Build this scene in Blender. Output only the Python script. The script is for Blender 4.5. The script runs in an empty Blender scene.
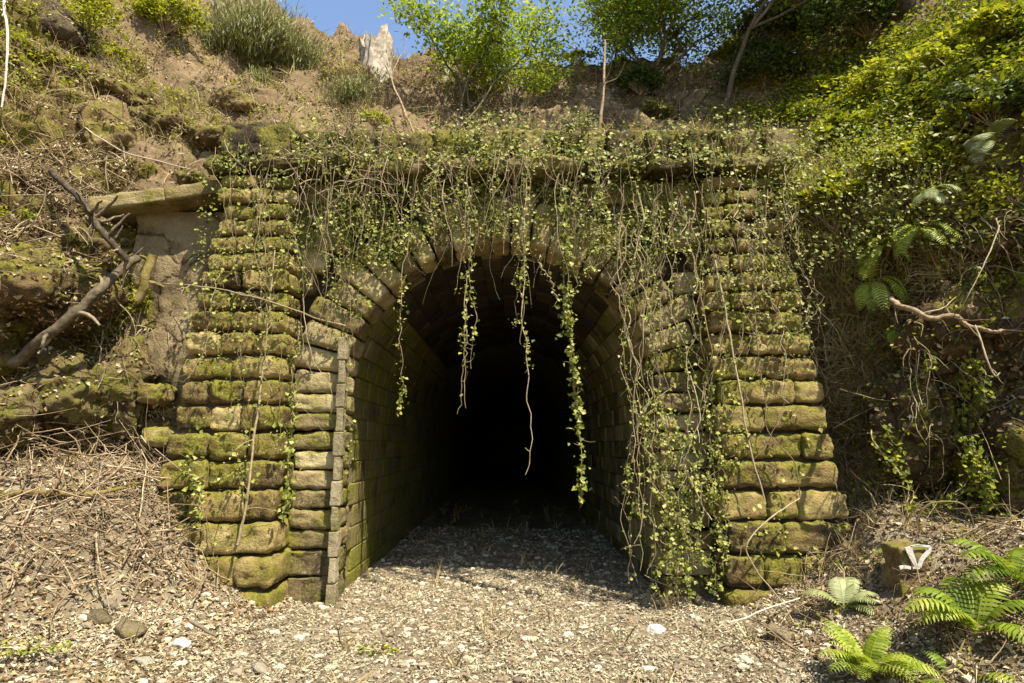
import bpy, math, random
import numpy as np
from mathutils import Vector, noise
from mathutils.bvhtree import BVHTree

random.seed(7); rng = np.random.default_rng(7)
sc = bpy.context.scene
C = sc.collection

# ------------------------------------------------------------------ camera
CAMP = np.array([0.0, -6.63, 1.6]); PITCH = math.radians(9.74); FPX = 600.0; CX, CY = 512.0, 341.5
cam_d = bpy.data.cameras.new('camera'); cam = bpy.data.objects.new('camera', cam_d); C.objects.link(cam)
cam.location = CAMP; cam.rotation_euler = (math.pi/2+PITCH, 0, 0)
cam_d.sensor_width = 36; cam_d.lens = FPX/1024*36; cam_d.clip_end = 900; cam_d.clip_start = 0.05
sc.camera = cam
FW = np.array([0, math.cos(PITCH), math.sin(PITCH)]); UP = np.array([0, -math.sin(PITCH), math.cos(PITCH)])
def proj(P):
    d = np.asarray(P) - CAMP
    z = d@FW; z = np.where(np.abs(z) < 1e-3, 1e-3, z)
    return CX+FPX*d[..., 0]/z, CY-FPX*(d@UP)/z
def ray(px, py):
    v = FW+np.array([1, 0, 0])*(px-CX)/FPX+UP*(CY-py)/FPX
    return v/np.linalg.norm(v)
def at(px, py, y):                       # point of a given world depth y seen at a pixel of the photo
    v = ray(px, py); return CAMP+v*((y-CAMP[1])/v[1])

# ------------------------------------------------------------------ materials
def ss(a, b, x):
    t = np.clip((np.asarray(x, float)-a)/(b-a), 0, 1); return t*t*(3-2*t)
class NT:
    def __init__(s, name):
        s.m = bpy.data.materials.new(name); s.m.use_nodes = True; s.t = s.m.node_tree; s.t.nodes.clear()
    def n(s, typ, **kw):
        nd = s.t.nodes.new(typ)
        for k, v in kw.items():
            if k in nd.inputs: nd.inputs[k].default_value = v
            else: setattr(nd, k, v)
        return nd
    def l(s, a, b): s.t.links.new(a, b)
    def noise(s, vec, scale, detail=4, rough=.55, dist=0.0):
        nd = s.n('ShaderNodeTexNoise'); nd.inputs['Scale'].default_value = scale; nd.inputs['Detail'].default_value = detail
        nd.inputs['Roughness'].default_value = rough; nd.inputs['Distortion'].default_value = dist; s.l(vec, nd.inputs['Vector']); return nd.outputs['Fac']
    def ramp(s, fac, stops, interp='LINEAR'):
        nd = s.n('ShaderNodeValToRGB'); cr = nd.color_ramp; cr.interpolation = interp
        while len(cr.elements) > 1: cr.elements.remove(cr.elements[-1])
        for i, (p, c) in enumerate(stops):
            e = cr.elements[0] if i == 0 else cr.elements.new(p)
            e.position = p; e.color = (c[0], c[1], c[2], 1) if hasattr(c, '__len__') else (c, c, c, 1)
        s.l(fac, nd.inputs[0]); return nd.outputs[0]
    def mix(s, fac, a, b, blend='MIX'):
        nd = s.n('ShaderNodeMix'); nd.data_type = 'RGBA'; nd.blend_type = blend
        for sock, v in ((nd.inputs[0], fac), (nd.inputs[6], a), (nd.inputs[7], b)):
            if hasattr(v, 'is_output'): s.l(v, sock)
            else: sock.default_value = v if not hasattr(v, '__len__') else (v[0], v[1], v[2], 1)
        return nd.outputs[2]
    def math(s, op, a, b):
        nd = s.n('ShaderNodeMath'); nd.operation = op
        for sock, v in ((nd.inputs[0], a), (nd.inputs[1], b)):
            if hasattr(v, 'is_output'): s.l(v, sock)
            else: sock.default_value = v
        return nd.outputs[0]

def rocky(name, cols, moss=None, top=None, scale=1.0, bump=.5, rough=.9, rndmix=0.25, fine=1.0, lichen=None, crack=0):
    """stone / earth: noise-driven base colours, moss patches, soil lying on flat places"""
    N = NT(name); tc = N.n('ShaderNodeTexCoord'); vec = tc.outputs['Object']
    n1 = N.noise(vec, 1.7*scale, 6, .62, .4); n2 = N.noise(vec, 9*scale, 5, .65); n3 = N.noise(vec, 42*scale*fine, 4, .7)
    f = N.math('ADD', N.math('MULTIPLY', n1, .60), N.math('ADD', N.math('MULTIPLY', n2, .35), N.math('MULTIPLY', n3, .3))); f = N.math('SUBTRACT', f, .11)
    at_ = N.n('ShaderNodeAttribute'); at_.attribute_name = 'rnd'
    f = N.math('ADD', f, N.math('MULTIPLY', N.math('SUBTRACT', at_.outputs['Fac'], .5), rndmix))
    k = len(cols); col = N.ramp(f, [(.30+.45*i/(k-1), c) for i, c in enumerate(cols)])
    geo = N.n('ShaderNodeNewGeometry'); sx = N.n('ShaderNodeSeparateXYZ'); N.l(geo.outputs['Normal'], sx.inputs[0])
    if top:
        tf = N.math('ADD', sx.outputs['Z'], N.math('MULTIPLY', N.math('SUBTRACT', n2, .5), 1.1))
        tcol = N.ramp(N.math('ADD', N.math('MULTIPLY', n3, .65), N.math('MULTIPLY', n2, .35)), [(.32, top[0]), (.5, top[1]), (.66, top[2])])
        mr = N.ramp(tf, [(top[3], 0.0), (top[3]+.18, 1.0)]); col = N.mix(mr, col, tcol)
    if moss:
        mc1, mc2, lo, hi, nz = moss
        m0 = N.noise(vec, 2.3*scale, 7, .68, .6)
        mf = N.math('ADD', m0, N.math('MULTIPLY', sx.outputs['Z'], nz)); mf = N.math('ADD', mf, N.math('MULTIPLY', N.math('SUBTRACT', n3, .5), .5))
        mm = N.ramp(mf, [(lo, 0.0), (hi, 1.0)]); mcol = N.ramp(n3, [(.35, mc1), (.65, mc2)])
        col = N.mix(mm, col, mcol)
    if lichen:
        lf = N.noise(vec, 14*scale, 6, .7, 1.0); lm = N.ramp(lf, [(.60, 0.0), (.66, lichen[1])]); col = N.mix(lm, col, lichen[0])
    ck = None
    if crack:
        nz = N.n('ShaderNodeTexNoise'); nz.inputs['Scale'].default_value = 2.2; nz.inputs['Detail'].default_value = 5; N.l(vec, nz.inputs['Vector'])
        vm = N.n('ShaderNodeVectorMath'); vm.operation = 'MULTIPLY_ADD'; N.l(nz.outputs['Color'], vm.inputs[0]); vm.inputs[1].default_value = (.7, .7, .7); N.l(vec, vm.inputs[2])
        vo = N.n('ShaderNodeTexVoronoi'); vo.feature = 'DISTANCE_TO_EDGE'; vo.inputs['Scale'].default_value = crack; N.l(vm.outputs[0], vo.inputs['Vector'])
        wd = N.math('ADD', vo.outputs['Distance'], N.math('MULTIPLY', N.math('SUBTRACT', n2, .5), .12)); ck = N.ramp(wd, [(.0, 0.0), (.05, 1.0)])
        col = N.mix(ck, N.mix(1.0, col, (.45, .40, .34), 'MULTIPLY'), col)
    bs = N.n('ShaderNodeBsdfPrincipled'); bs.inputs['Roughness'].default_value = rough; bs.inputs['Specular IOR Level'].default_value = .25
    N.l(col, bs.inputs['Base Color'])
    h = N.math('ADD', N.math('MULTIPLY', n2, .6), N.math('MULTIPLY', n3, .3))
    n4 = N.noise(vec, 130*scale, 3, .7); h = N.math('ADD', h, N.math('MULTIPLY', n4, .12))
    if ck is not None: h = N.math('ADD', h, N.math('MULTIPLY', ck, .35))
    bp = N.n('ShaderNodeBump'); bp.inputs['Strength'].default_value = bump; bp.inputs['Distance'].default_value = .09
    N.l(h, bp.inputs['Height']); N.l(bp.outputs[0], bs.inputs['Normal'])
    out = N.n('ShaderNodeOutputMaterial'); N.l(bs.outputs[0], out.inputs[0]); return N.m

def leafy(name, cols, trans=.45, rough=.5, spec=.3):
    N = NT(name); at_ = N.n('ShaderNodeAttribute'); at_.attribute_name = 'rnd'
    k = len(cols); col = N.ramp(at_.outputs['Fac'], [(i/(k-1), c) for i, c in enumerate(cols)])
    bs = N.n('ShaderNodeBsdfPrincipled'); bs.inputs['Roughness'].default_value = rough; bs.inputs['Specular IOR Level'].default_value = spec
    N.l(col, bs.inputs['Base Color'])
    out = N.n('ShaderNodeOutputMaterial')
    if trans > 0:
        tr = N.n('ShaderNodeBsdfTranslucent'); c2 = N.mix(1.0, col, (1.0, 1.0, .55), 'MULTIPLY'); N.l(c2, tr.inputs['Color'])
        mx = N.n('ShaderNodeMixShader'); mx.inputs[0].default_value = trans; N.l(bs.outputs[0], mx.inputs[1]); N.l(tr.outputs[0], mx.inputs[2]); N.l(mx.outputs[0], out.inputs[0])
    else: N.l(bs.outputs[0], out.inputs[0])
    return N.m

def barky(name, cols, sc_=20, bump=.4):
    N = NT(name); tc = N.n('ShaderNodeTexCoord'); at_ = N.n('ShaderNodeAttribute'); at_.attribute_name = 'rnd'
    n1 = N.noise(tc.outputs['Object'], sc_, 5, .65); f = N.math('ADD', N.math('MULTIPLY', n1, .7), N.math('MULTIPLY', at_.outputs['Fac'], .3))
    k = len(cols); col = N.ramp(f, [(.3+.4*i/(k-1), c) for i, c in enumerate(cols)])
    bs = N.n('ShaderNodeBsdfPrincipled'); bs.inputs['Roughness'].default_value = .85; bs.inputs['Specular IOR Level'].default_value = .2
    N.l(col, bs.inputs['Base Color']); bp = N.n('ShaderNodeBump'); bp.inputs['Strength'].default_value = bump; bp.inputs['Distance'].default_value = .02
    N.l(n1, bp.inputs['Height']); N.l(bp.outputs[0], bs.inputs['Normal'])
    out = N.n('ShaderNodeOutputMaterial'); N.l(bs.outputs[0], out.inputs[0]); return N.m

MOSS = ((.075, .073, .009), (.21, .185, .022))
M = {}
M['stone'] = rocky('weathered_sandstone', [(.05, .036, .016), (.17, .128, .055), (.31, .245, .115), (.44, .365, .19)], moss=(*MOSS, .50, .64, .10), bump=.6, rndmix=.35, lichen=((.42, .39, .28), .55))
M['stone_mossy'] = rocky('mossy_sandstone', [(.045, .03, .012), (.16, .108, .038), (.30, .22, .082), (.41, .32, .14)], moss=(*MOSS, .44, .60, .12), bump=.7, rndmix=.35, lichen=((.40, .37, .26), .4))
M['stone_dark'] = rocky('dark_weathered_ledge_stone', [(.025, .018, .008), (.08, .058, .024), (.18, .135, .055), (.30, .235, .11)], moss=(*MOSS, .46, .62, .04), bump=.9, rndmix=.4)
M['wall_moss'] = rocky('wet_mossy_wall', [(.06, .046, .018), (.15, .115, .045), (.25, .20, .09)], moss=((.085, .088, .010), (.23, .215, .022), .42, .56, 0), bump=.6)
M['lining'] = rocky('damp_lining_stone', [(.05, .042, .022), (.14, .115, .06), (.24, .20, .115), (.33, .28, .18)], moss=((.08, .085, .012), (.19, .19, .03), .44, .60, 0), bump=.5, rndmix=.4)
M['pale_edge'] = rocky('pale_edge_stone', [(.10, .08, .04), (.22, .18, .10), (.31, .26, .155), (.38, .33, .21)], moss=(*MOSS, .50, .64, .0), bump=.8, rndmix=.12)
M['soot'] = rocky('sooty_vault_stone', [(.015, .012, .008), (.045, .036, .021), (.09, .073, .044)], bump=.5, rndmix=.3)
M['backing'] = rocky('dark_joint_stone', [(.02, .015, .008), (.06, .045, .022), (.10, .075, .04)], bump=.6)
M['rock'] = rocky('bank_rock', [(.03, .018, .007), (.10, .065, .026), (.20, .135, .055), (.33, .24, .11)], moss=(*MOSS, .47, .60, .08), bump=1.0, crack=1.6)
M['face'] = rocky('smooth_rock_face', [(.09, .065, .03), (.20, .15, .075), (.30, .23, .12), (.38, .30, .17)], moss=((.08, .07, .015), (.15, .13, .03), .55, .72, 0), bump=1.0, crack=1.3)
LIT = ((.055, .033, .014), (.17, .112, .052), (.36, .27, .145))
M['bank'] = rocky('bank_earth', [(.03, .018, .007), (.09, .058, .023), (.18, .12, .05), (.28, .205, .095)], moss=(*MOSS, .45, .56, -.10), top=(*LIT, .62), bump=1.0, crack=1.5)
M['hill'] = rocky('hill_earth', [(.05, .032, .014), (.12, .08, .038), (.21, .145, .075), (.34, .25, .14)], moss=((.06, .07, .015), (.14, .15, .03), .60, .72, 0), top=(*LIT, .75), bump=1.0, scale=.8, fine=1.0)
M['ground'] = rocky('track_litter', [(.09, .066, .036), (.20, .152, .09), (.32, .255, .16), (.46, .385, .26)], moss=((.08, .08, .02), (.2, .18, .05), .66, .75, 0), bump=1.0, scale=1.3, fine=1.4)
M['mossrock'] = rocky('thick_mossy_rock', [(.035, .024, .01), (.12, .085, .035), (.24, .18, .08)], moss=((.06, .06, .008), (.17, .16, .018), .44, .58, .02), bump=1.0, crack=1.6)
M['boulder'] = rocky('boulder_stone', [(.04, .03, .016), (.13, .10, .055), (.25, .20, .115), (.38, .32, .2)], moss=(*MOSS, .54, .68, .06), bump=1.0, scale=1.2, crack=1.4)
M['white_stone'] = rocky('pale_quartz', [(.36, .33, .26), (.52, .49, .42), (.68, .65, .58)], bump=.4, scale=3)
M['pale_stone'] = rocky('buff_stone', [(.2, .16, .1), (.34, .29, .2), (.48, .43, .32)], bump=.8, scale=3)
M['pebble'] = leafy('pebble_stone', [(.10, .075, .045), (.22, .17, .11), (.36, .30, .20), (.50, .44, .33)], trans=0, rough=.85)
M['concrete'] = rocky('rusty_concrete', [(.10, .065, .03), (.24, .165, .085), (.36, .28, .17), (.46, .39, .27)], moss=(*MOSS, .50, .62, .1), bump=.6, scale=3)
M['paint'] = rocky('chipped_white_paint', [(.28, .25, .19), (.55, .52, .45), (.70, .68, .62)], bump=.3, scale=5)
M['litter'] = leafy('dead_leaves', [(.06, .035, .014), (.14, .088, .038), (.25, .175, .085), (.39, .30, .16), (.54, .46, .29)], trans=.12, rough=.7)
M['chips'] = leafy('wood_chips', [(.12, .088, .05), (.24, .19, .115), (.335, .28, .175), (.41, .36, .23), (.52, .47, .33)], trans=.05, rough=.75)
M['ivy'] = leafy('ivy_leaf', [(.045, .065, .008), (.11, .135, .016), (.20, .22, .03), (.31, .31, .06), (.44, .42, .15)], trans=.30, rough=.5, spec=.3)
M['drygrass'] = leafy('dry_grass', [(.12, .085, .035), (.28, .21, .09), (.46, .37, .17), (.56, .47, .24)], trans=.25, rough=.7)
M['weed'] = leafy('weed_leaf', [(.05, .075, .008), (.13, .16, .012), (.25, .27, .018), (.42, .41, .035)], trans=.45)
M['treeleaf'] = leafy('tree_leaf', [(.08, .13, .015), (.17, .24, .025), (.30, .36, .035), (.46, .48, .06)], trans=.55)
M['darkleaf'] = leafy('evergreen_leaf', [(.025, .04, .010), (.05, .075, .014), (.095, .12, .022), (.16, .17, .035)], trans=.35)
M['broom'] = leafy('broom_twig', [(.08, .09, .025), (.15, .165, .045), (.24, .24, .075), (.34, .33, .12)], trans=.3)
M['fern'] = leafy('fern_frond', [(.07, .12, .010), (.14, .21, .015), (.26, .33, .03), (.42, .46, .08)], trans=.45)
M['paleleaf'] = leafy('pale_fern_frond', [(.16, .19, .06), (.28, .31, .12), (.45, .47, .24)], trans=.4)
M['bark'] = barky('grey_brown_bark', [(.035, .025, .015), (.11, .085, .05), (.23, .18, .115)])
M['stem'] = barky('vine_stem', [(.11, .08, .04), (.22, .17, .09), (.36, .29, .18)])
M['stick'] = barky('dead_stick', [(.07, .045, .024), (.22, .155, .085), (.46, .36, .23)])
M['palewood'] = barky('bleached_wood', [(.08, .06, .04), (.32, .27, .20), (.60, .54, .44)], 9, 1.0)
M['paletwig'] = barky('pale_twig', [(.3, .24, .16), (.48, .40, .29), (.6, .54, .42)])

# ------------------------------------------------------------------ mesh builder
class B:
    def __init__(s): s.V = []; s.F = []; s.R = []; s.MI = []; s.n = 0
    def add(s, v, f, r=.5, mi=0):
        v = np.asarray(v, float).reshape(-1, 3); f = np.asarray(f, int)
        s.V.append(v); s.F.append(f+s.n); s.MI.append(np.full(len(f), mi)); s.n += len(v)
        s.R.append(np.broadcast_to(np.asarray(r, float), (len(v),)).copy()); return s
    def arrays(s): return np.concatenate(s.V), s.F
    def build(s, name, mats, parent=None, loc=(0, 0, 0), smooth=True):
        base = np.array(parent['base'][:]) if parent is not None else np.array(loc, float)
        V = np.concatenate(s.V)-base; me = bpy.data.meshes.new(name)
        me.vertices.add(len(V)); me.vertices.foreach_set('co', V.ravel())
        li = np.concatenate([f.ravel() for f in s.F]); tot = np.concatenate([np.full(len(f), f.shape[1]) for f in s.F])
        me.loops.add(len(li)); me.loops.foreach_set('vertex_index', li)
        me.polygons.add(len(tot)); st = np.concatenate([[0], np.cumsum(tot)[:-1]])
        me.polygons.foreach_set('loop_start', st)
        me.polygons.foreach_set('use_smooth', np.full(len(tot), smooth)); 
        if not isinstance(mats, (list, tuple)): mats = [mats]
        for m in mats: me.materials.append(m)
        me.polygons.foreach_set('material_index', np.concatenate(s.MI))
        a = me.attributes.new('rnd', 'FLOAT', 'POINT'); a.data.foreach_set('value', np.concatenate(s.R))
        me.update(calc_edges=True); me.validate()
        o = bpy.data.objects.new(name, me); C.objects.link(o)
        o['base'] = list(base)
        if parent is not None: o.parent = parent
        else: o.location = base
        return o
ALL = []
def tag(o, label, cat, group=None):
    o['label'] = label; o['category'] = cat
    if group: o['group'] = group
    return o
def kind(o, k, label=None, cat=None):
    o['kind'] = k
    if label: o['label'] = label; o['category'] = cat
    return o
def thing(name, label, cat, loc, group=None):
    o = bpy.data.objects.new(name, None); C.objects.link(o); o.location = loc; o['base'] = [float(a) for a in loc]; o.empty_display_size = .1
    return tag(o, label, cat, group)

# ------------------------------------------------------------------ primitives
def nrm(a): a = np.asarray(a, float); return a/np.maximum(np.linalg.norm(a, axis=-1, keepdims=True), 1e-9)
def fbm(p, s=1.0, o=4): return noise.fractal(Vector((p[0]*s, p[1]*s, p[2]*s)), .9, 2.0, o)
def gridfaces(nu, nv):
    i, j = np.meshgrid(np.arange(nu-1), np.arange(nv-1), indexing='ij'); a = (i*nv+j).ravel()
    return np.stack([a, a+nv, a+nv+1, a+1], 1)
TS = np.array([-1, -.97, -.92, -.84, -.7, -.52, -.35, -.17, 0, .17, .35, .52, .7, .84, .92, .97, 1]); TL = np.array([-1, -.8, 0, .8, 1])
_cube = {}
def cubegrid(T):
    k = len(T)
    if k in _cube: return _cube[k]
    V = []; F = []; n = 0; g = gridfaces(k, k)
    for ax in range(3):
        for sg in (-1, 1):
            u, v = np.meshgrid(T, T, indexing='ij'); p = np.zeros((k*k, 3))
            p[:, ax] = sg; p[:, (ax+1) % 3] = u.ravel(); p[:, (ax+2) % 3] = v.ravel()
            V.append(p); F.append((g if sg > 0 else g[:, ::-1])+n); n += k*k
    V = np.concatenate(V); F = np.concatenate(F)
    q, inv = np.unique(np.round(V, 5), axis=0, return_inverse=True); _cube[k] = (q, inv.ravel()[F]); return _cube[k]
def block(b, c, ax, up, out, L, H, D, r=.05, amp=.018, rnd=None, hi=True):
    """a rough hewn stone: rounded box, irregular faces"""
    q, F = cubegrid(TS if hi else TL); h = np.array([L, H, D])/2; r = min(r, h.min()*.92)
    q = q*h; inner = np.clip(q, -(h-r), h-r); n = nrm(q-inner); p = inner+n*r
    A = np.stack([nrm(ax), nrm(up), nrm(out)]); W = np.array(c)+p@A; NW = n@A
    sd = random.random()*50
    if amp > 0:
        d = np.array([fbm(w+sd, 4.5, 4)*amp+fbm(w, 15, 3)*amp*.5-max(0., fbm(w+sd, 8, 2)-.15)*amp*1.3 for w in W]); W = W+NW*d[:, None]
    b.add(W, F, random.random() if rnd is None else rnd)
def tube(b, P, R, n=5, rnd=.5, mi=0):
    P = np.asarray(P, float); k = len(P); R = np.broadcast_to(np.asarray(R, float), (k,))
    T = nrm(np.gradient(P, axis=0)); ref = np.array([.31, .17, .93]) if abs(T[0]@np.array([.31, .17, .93])) < .9 else np.array([1., 0, 0])
    U = nrm(np.cross(T, ref)); Wv = np.cross(T, U); a = np.arange(n)*2*np.pi/n
    V = P[:, None]+R[:, None, None]*(np.cos(a)[None, :, None]*U[:, None]+np.sin(a)[None, :, None]*Wv[:, None])
    i, j = np.meshgrid(np.arange(k-1), np.arange(n), indexing='ij'); i = i.ravel(); j = j.ravel(); j2 = (j+1) % n
    b.add(V.reshape(-1, 3), np.stack([i*n+j, i*n+j2, (i+1)*n+j2, (i+1)*n+j], 1), rnd, mi)
def wander(p, d, L, k=10, wig=.25, grav=0.0, curl=None):
    P = [np.array(p, float)]; d = nrm(d); s = L/(k-1)
    for i in range(k-1):
        d = nrm(d+rng.normal(0, wig, 3)*.5+np.array([0, 0, grav])+(np.array(curl) if curl is not None else 0)); P.append(P[-1]+d*s)
    return np.array(P)
def smoothpath(P, m=6):
    P = np.asarray(P, float); Q = np.vstack([2*P[0]-P[1], P, 2*P[-1]-P[-2]]); out = []
    for i in range(1, len(Q)-2):
        for t in np.arange(m)/m:
            a, b_, c, d = Q[i-1], Q[i], Q[i+1], Q[i+2]
            out.append(.5*((2*b_)+(-a+c)*t+(2*a-5*b_+4*c-d)*t*t+(-a+3*b_-3*c+d)*t**3))
    out.append(P[-1]); return np.array(out)
def leaves(b, P, N, S, R, asp=.38, fold=.12, mi=0, T=None, spread=.6):
    P = np.asarray(P, float); k = len(P)
    if k == 0: return
    N = nrm(np.broadcast_to(N, (k, 3))+rng.normal(0, spread, (k, 3))); S = np.broadcast_to(np.asarray(S, float), (k,))[:, None]
    T = rng.normal(0, 1, (k, 3)) if T is None else np.broadcast_to(T, (k, 3))+rng.normal(0, .25, (k, 3))
    T = nrm(T-N*(T*N).sum(1, keepdims=True)); Bv = np.cross(N, T)
    w = S*asp; f = S*fold
    V = np.stack([P-T*S*.5, P-T*S*.12+Bv*w+N*f, P+T*S*.5, P-T*S*.12-Bv*w+N*f], 1)
    a = np.arange(k)*4; F = np.concatenate([np.stack([a, a+2, a+1], 1), np.stack([a, a+3, a+2], 1)])
    b.add(V.reshape(-1, 3), F, np.repeat(np.broadcast_to(np.asarray(R, float), (k,)), 4), mi)
from math import sin, cos, pi
_ico = {}
def ico(sub):
    if sub in _ico: return _ico[sub]
    import bmesh
    bm = bmesh.new(); bmesh.ops.create_icosphere(bm, subdivisions=sub, radius=1); V = np.array([v.co[:] for v in bm.verts]); F = np.array([[v.index for v in f.verts] for f in bm.faces]); bm.free()
    _ico[sub] = (V, F); return V, F
def rock(b, c, size, seed=0, sub=4, planes=11, amp=.05, rnd=None, rot=0.0, sharp=14):
    V, F = ico(sub); r = np.random.default_rng(seed); n = nrm(r.normal(0, 1, (planes, 3))); d = r.uniform(.62, .95, planes)
    dots = V@n.T; q = np.where(dots > .05, d/np.maximum(dots, .05), 9.0); R = (np.minimum(q, 1.25)**-sharp).mean(1)**(-1/sharp)
    P = V*np.minimum(R, 1.15)[:, None]*np.array(size)
    if rot: cs, sn = cos(rot), sin(rot); P = np.stack([P[:, 0]*cs+P[:, 2]*sn, P[:, 1], -P[:, 0]*sn+P[:, 2]*cs], 1)
    m = float(np.mean(size)); Wd = np.array(c)+P
    dd = np.array([fbm(w+seed*3.1, 1.6/m, 5)*amp*m+fbm(w, 7/m, 3)*amp*.35*m +(noise.ridged_multi_fractal(Vector(((w[0]+seed)*1.5/m, w[1]*1.5/m, w[2]*2.2/m)), .8, 2.1, 4, .9, 2)-1.)*amp*1.1*m for w in Wd]); Wd = Wd+V*dd[:, None]
    b.add(Wd, F, random.random() if rnd is None else rnd)

# ------------------------------------------------------------------ terrain
def h_ground(x, y):
    x = np.asarray(x, float); y = np.asarray(y, float)
    d = (-x-3.35)*.6+(y+2.1)*.85
    hl = 1.45*ss(0, 1.9, d)*ss(2.0, 4.0, -x)*ss(3.0, .6, y)
    hr = .85*ss(2.1, 4.6, x+.12*(y+2.5))*ss(3.0, .6, y)+.35*ss(3.0, 6, x)
    far = 1.6*(ss(5.2, 8.5, -x)+ss(5.2, 8.5, x))*ss(2, 0, y)*ss(60, 30, np.abs(x))*ss(-60, -40, y)
    mound = .32*np.exp(-((x-3.55)**2/.22+(y+.75)**2/.20))+.10*np.exp(-((x+3.0)**2/.5+(y+.9)**2/.3))+.06*np.exp(-((x-1.9)**2/.5+(y+.3)**2/.3))
    return hl+hr+far+mound
def terr_noise(x, y, z, a, s, o=5): return a*noise.fractal(Vector((x*s, y*s, z*s)), .8, 2.1, o)
def axis(dense0, dense1, step, lo, hi, k=14):
    a = np.arange(dense0, dense1+1e-6, step); l = dense0-(np.geomspace(step*2, dense0-lo, k)); r_ = dense1+np.geomspace(step*2, hi-dense1, k)
    return np.concatenate([l[::-1], a, r_])
gx = axis(-6.5, 6.5, .05, -300, 300); gy = axis(-4.2, 3.2, .05, -300, 300)
X, Y = np.meshgrid(gx, gy, indexing='ij'); Z = h_ground(X, Y)
xs, ys, zs = X.ravel(), Y.ravel(), Z.ravel()
near = (np.abs(xs) < 12) & (ys < 14) & (ys > -14)
dz = np.array([terr_noise(a, b_, 0, .045, 1.1, 5)+terr_noise(a, b_, 5, .012, 7, 3) if k else 0 for a, b_, k in zip(xs, ys, near)])
zs = zs+dz
GV = np.stack([xs, ys, zs], 1); GF = gridfaces(len(gx), len(gy))[:, ::-1][:, [0, 3, 2, 1]]
bg = B(); bg.add(GV, GF, .5); ground = kind(bg.build('ground', M['ground']), 'structure')

def h_hill(x, y):
    x = np.asarray(x, float); y = np.asarray(y, float)
    zc = np.interp(x, [-30, -12, -8, -6.5, -5, -3.8, -2.2, -1, 0, 2.2, 3.6, 5, 7, 9, 14, 30], [20, 17, 13.8, 12.7, 11.8, 11.4, 11.0, 10.75, 10.6, 10.6, 10.8, 11.1, 12.4, 14.2, 20, 26])
    z0 = np.interp(x, [-12, -8, -6.5, -5.2, -3.9, -3.3, 0, 3, 3.9, 4.6, 5.4, 6.6, 8, 12, 16], [12., 9.0, 6.2, 5.25, 4.95, 4.95, 4.95, 4.9, 4.7, 5.1, 5.9, 7.3, 9.6, 13.5, 17])
    y0 = .35; yc = 6.6; t = np.clip((y-y0)/(yc-y0), -.2, 1)
    tt = np.where(t < .45, t*.80, .36+(t-.45)*(.64/.55))
    gully = -.7*np.exp(-((x-4.9)**2/1.6))*np.exp(-((t-.32)/.22)**2)
    return z0+(zc-z0)*tt+gully-np.where(np.abs(x) > 3.5, 1.4*np.clip(1.1-y, 0, 1), 0)+np.where(y > yc, (y-yc)*.10, 0)
def profile_sheet(stations, nx, step, amp, sc_, seed):
    stations = [(s_[0], s_[1][:-1]+[(2.5, float(h_hill(s_[0], 2.5))-.1), (3.1, float(h_hill(s_[0], 3.1))-.9)]) for s_ in stations]
    xs0 = [s[0] for s in stations]; K = len(stations[0][1]); key = np.array([s[1] for s in stations], float)
    X0 = np.arange(min(xs0), max(xs0)+1e-6, nx); order = np.argsort(xs0); xs0 = np.array(xs0)[order]; key = key[order]
    prof = np.stack([[np.interp(X0, xs0, key[:, k, c]) for c in range(2)] for k in range(K)])  # K,2,nX
    Ls = np.linalg.norm(np.diff(prof, axis=0), axis=1).mean(1); cnt = np.maximum((Ls/step).astype(int), 2)
    rows = []
    for k in range(K-1):
        for t in np.arange(cnt[k])/cnt[k]: rows.append(prof[k]*(1-t)+prof[k+1]*t)
    rows.append(prof[-1]); G = np.array(rows)  # nv,2,nX
    kern = np.array([1, 2, 3, 2, 1])/9.
    for c in range(2):
        for _ in range(2):
            pad = np.pad(G[:, c], ((2, 2), (0, 0)), mode='edge'); G[:, c] = sum(kern[i]*pad[i:i+len(G)] for i in range(5))
    nv, nX = len(G), len(X0)
    P = np.stack([np.broadcast_to(X0[:, None], (nX, nv)), G[:, 0].T, G[:, 1].T], 2)
    gu = np.gradient(P, axis=0); gv = np.gradient(P, axis=1); N = nrm(np.cross(gu, gv)); Pf = P.reshape(-1, 3); Nf = N.reshape(-1, 3)
    d = np.array([amp*noise.ridged_multi_fractal(Vector((p[0]*sc_+seed, p[1]*sc_, p[2]*sc_*1.25)), .8, 2.1, 5, .9, 2.0)-amp*.9
                  + amp*.7*noise.fractal(Vector((p[0]*.9, p[1]*.9+seed, p[2]*.9)), .8, 2, 4) +.05*fbm(p, 3.2, 4) for p in Pf])
    return Pf+Nf*d[:, None], gridfaces(nX, nv)
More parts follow.
